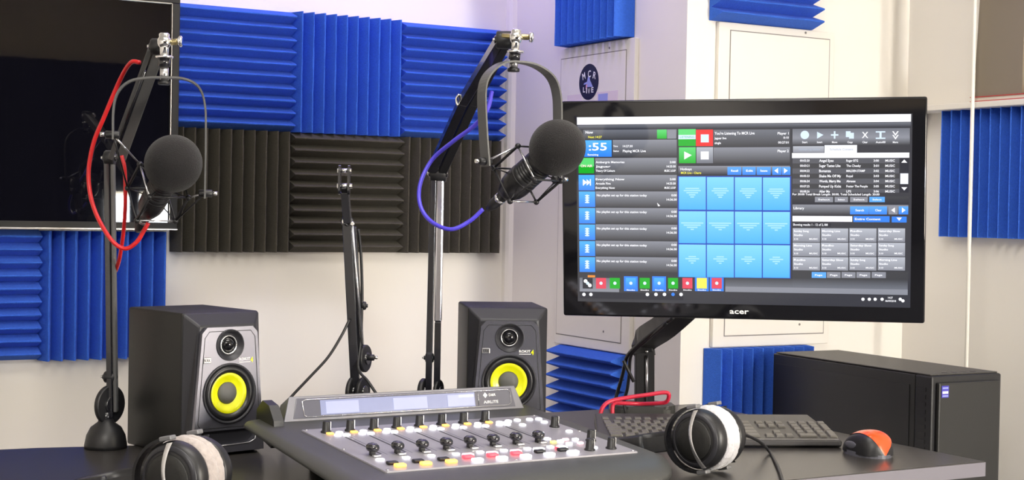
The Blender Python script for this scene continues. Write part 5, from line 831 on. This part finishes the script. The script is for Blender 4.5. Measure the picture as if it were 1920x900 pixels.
# ---------------------------------------------------------------- headphones
def headphones(label, cup, n, roll, pad_m, spread=0.055):
    """cup = centre of the outer shell's disc; n = its outward normal (horizontal); the band leaves along h"""
    n = Vector(n).normalized(); h = Vector(roll).normalized(); h = (h - n * n.dot(h)).normalized(); v = n.cross(h)
    T = Matrix(((n.x, h.x, v.x, cup[0]), (n.y, h.y, v.y, cup[1]), (n.z, h.z, v.z, cup[2]), (0, 0, 0, 1))) @ Matrix.Scale(1.06, 4)      # local x outward, y along the band, z across
    o = thing('headphones', label, 'headphones', T=T, group='headphones with grey velour pads')
    def cup_parts(X, mirror):
        sx = -1 if mirror else 1
        R0 = X @ (Matrix.Rotation(PI / 2, 4, 'Y') if sx > 0 else Matrix.Rotation(-PI / 2, 4, 'Y'))     # lathe z = outward
        b = MB(R0); b.lathe([(0.0, 0.0125), (0.020, 0.0120), (0.030, 0.0100), (0.0325, 0.0080), (0.0345, 0.0082), (0.0415, 0.0050), (0.0450, -0.002), (0.0460, -0.012), (0.0445, -0.016)], M['black'], None, 48); sh = b.build('ear_cup', o)
        b = MB(R0); b.lathe([(0.0, 0.0128), (0.020, 0.0124), (0.0300, 0.0104), (0.0316, 0.0092)], M['blacksat'], None, 40); b.build('cap_disc', sh)
        b = MB(R0); b.lathe([(0.0350, 0.0084), (0.0358, 0.0090), (0.0412, 0.0064), (0.0415, 0.0052)], M['baffledark'], None, 48, cap=False); b.build('shell_ring', sh)
        b = MB(X)
        V = []; F = []; K = 20
        for i in range(K + 1):
            t = -1 + 2 * i / K; zz = t * 0.044; xo = 0.0135 - 0.0075 * t * t + .0006; wv = 0.0028 + 0.0016 * t * t; yo = 0.012 * (1 - t * t) - 0.010
            V += [(sx * xo, yo - wv, zz), (sx * (xo + .0015), yo, zz), (sx * xo, yo + wv, zz)]
        for i in range(K): F += [(3 * i, 3 * i + 1, 3 * i + 4, 3 * i + 3), (3 * i + 1, 3 * i + 2, 3 * i + 5, 3 * i + 4)]
        b.put(V, F, M['silver'], True); b.build('silver_strip', sh)
        b = MB(R0); pr = []
        for i in range(17): a = 2 * PI * i / 16; pr.append((0.0375 + 0.0120 * math.cos(a), -0.0265 + 0.0125 * math.sin(a)))
        V = []; F = []; SG = 72; rnd = random.Random(3)
        for s_ in range(SG):
            for i, (r_, z_) in enumerate(pr[:-1]):
                wob = 1 + rnd.uniform(-.012, .012); V.append((r_ * wob * math.cos(2 * PI * s_ / SG), r_ * wob * math.sin(2 * PI * s_ / SG), z_))
        for s_ in range(SG):
            for i in range(16): F.append((s_ * 16 + i, s_ * 16 + (i + 1) % 16, ((s_ + 1) % SG) * 16 + (i + 1) % 16, ((s_ + 1) % SG) * 16 + i))
        b.put(V, F, pad_m, True); b.lathe([(0.030, -0.020), (0.0, -0.020)], M['black'], None, 24); b.build('ear_pad', o)
        # fork
        b = MB(X); pts = [Vector((sx * (-.004), .058 * math.sin(a), .0498 * math.cos(a))) for a in [PI * i / 18 for i in range(19)]]
        b.sweep(pts, [(-.006, -.002), (.006, -.002), (.006, .002), (-.006, .002)], M['black'], up=X.to_3x3() @ Vector((1, 0, 0)) if False else (1, 0, 0)); fk_ = b.build('fork', o)
        for s2_ in (-1, 1):
            b = MB(X); b.box((sx * -.004 - .0065, -.009, s2_ * .0498 - .003), (sx * -.004 + .0065, .009, s2_ * .0498 + .003), M['steel'], 0.0015); b.build('pivot', fk_)
    cup_parts(Matrix.Identity(4), False)
    gap = spread
    cup_parts(Matrix.Translation((-0.066 - gap * 0.0, 0, 0)), True)
    b = MB(); cxm = -0.033
    arch = smooth_path([(-.004, .058, 0), (.004, .075, 0), (.014, .098, 0), (.016, .125, 0), (.004, .150, 0), (cxm, .162, 0), (cxm * 2 - .004, .150, 0), (cxm * 2 - .016, .125, 0), (cxm * 2 - .014, .098, 0), (cxm * 2 - .004, .075, 0), (cxm * 2 + .004, .058, 0)], 4)
    b.sweep(arch, [(-.0115, -.0015), (.0115, -.0015), (.0115, .0015), (-.0115, .0015)], M['black'], up=(0, 0, 1)); hb = b.build('headband', o)
    pad = arch[7:-7]
    b = MB(); b.sweep(pad, [(.0165 * math.cos(a), .0062 * math.sin(a)) for a in [2 * PI * i / 14 for i in range(14)]], M['black'], True, up=(0, 0, 1)); b.build('headband_pad', hb)
    return o
headphones('black headphones with light grey velour pads beside the console, in front of the keyboard', (-0.603, -1.686, DZ + 0.0585), (-0.945, -0.326, 0.0), (-0.326, 0.945, -0.21), M['velour'])
headphones('black headphones with warm grey pads near the studio speaker, cut by the photo bottom', (-1.468, -1.690, DZ + 0.0585), (-0.80, -0.60, 0.0), (-0.60, 0.80, -0.21), M['velourwarm'])

# ---------------------------------------------------------------- computer tower
o = thing('computer_tower', 'black computer tower with a small blue badge beside the desk', 'computer', (0.1848, -1.4133 - 0.0, 0.38), -0.0314)
Wd, Dp, Hh = 0.19, 0.514, 0.4417
b = MB(); b.box((0, 0.045, 0.01), (Wd, Dp, Hh), M['pccase'], 0.002); b.build('case', o)
b = MB(); b.box((-.001, -0.004, 0.012), (Wd + .001, 0.044, Hh + .001), M['black'], 0.004); 
for i in range(26): b.box((-.0018, 0.012, 0.03 + i * .0152), (-.0008, 0.036, 0.038 + i * .0152), M['rubber'])
b.build('front_bezel', o)
b = MB(); b.box((0.010, -0.014, 0.016), (Wd - .012, -0.004, Hh - .012), M['pccase'], 0.003); b.build('front_door', o)
b = MB(); b.box((0.002, 0.004, Hh + .001), (Wd - .002, Dp - .006, Hh + .004), M['pctop'], 0.0015)
for i in range(4): b.lathe([(0.007, Hh + .004), (0.006, Hh + .0046), (0, Hh + .0046)], M['rubber'], Matrix.Translation((0.06 + i * .026, 0.025, 0)), 14)
b.build('top_panel', o)
b = MB(); b.box((-.0015, 0.060, 0.02), (-.0003, Dp - .01, Hh - .022), M['pccase'], 0.0004); b.build('side_panel', o)
b = MB(); b.box((0.016, -0.0150, Hh - .042), (0.035, -0.0140, Hh - .018), M['badge']); b.box((0.018, -0.0154, Hh - .034), (0.033, -0.0150, Hh - .029), M['white']); b.box((0.018, -0.0154, Hh - .040), (0.033, -0.0150, Hh - .037), M['lilac']); b.box((0.018, -0.0154, Hh - .024), (0.033, -0.0150, Hh - .021), M['lilac']); b.build('badge', o)
for x in (.02, Wd - .02):
    for y in (.06, Dp - .05): b = MB(); b.cyl((x, y, 0), (x, y, .01), .012, M['rubber']); b.build('foot', o)
o = thing('side_cabinet', 'low grey side cabinet carrying the computer tower', 'cabinet', (0.29, -1.15, 0))
b = MB(); b.box((-.14, -.33, .0), (.16, .26, .38), M['steel'], .003); b.build('carcass', o)
for z in (.03, .205):
    b = MB(); b.box((-.132, -.3345, z), (.152, -.3305, z + .165), M['steel'], .001); d = b.build('drawer', o); b = MB(); b.tube([(-.04, -.3345, z + .12), (-.04, -.35, z + .12), (.06, -.35, z + .12), (.06, -.3345, z + .12)], .003, M['silver'], fine=1); b.build('handle', d)
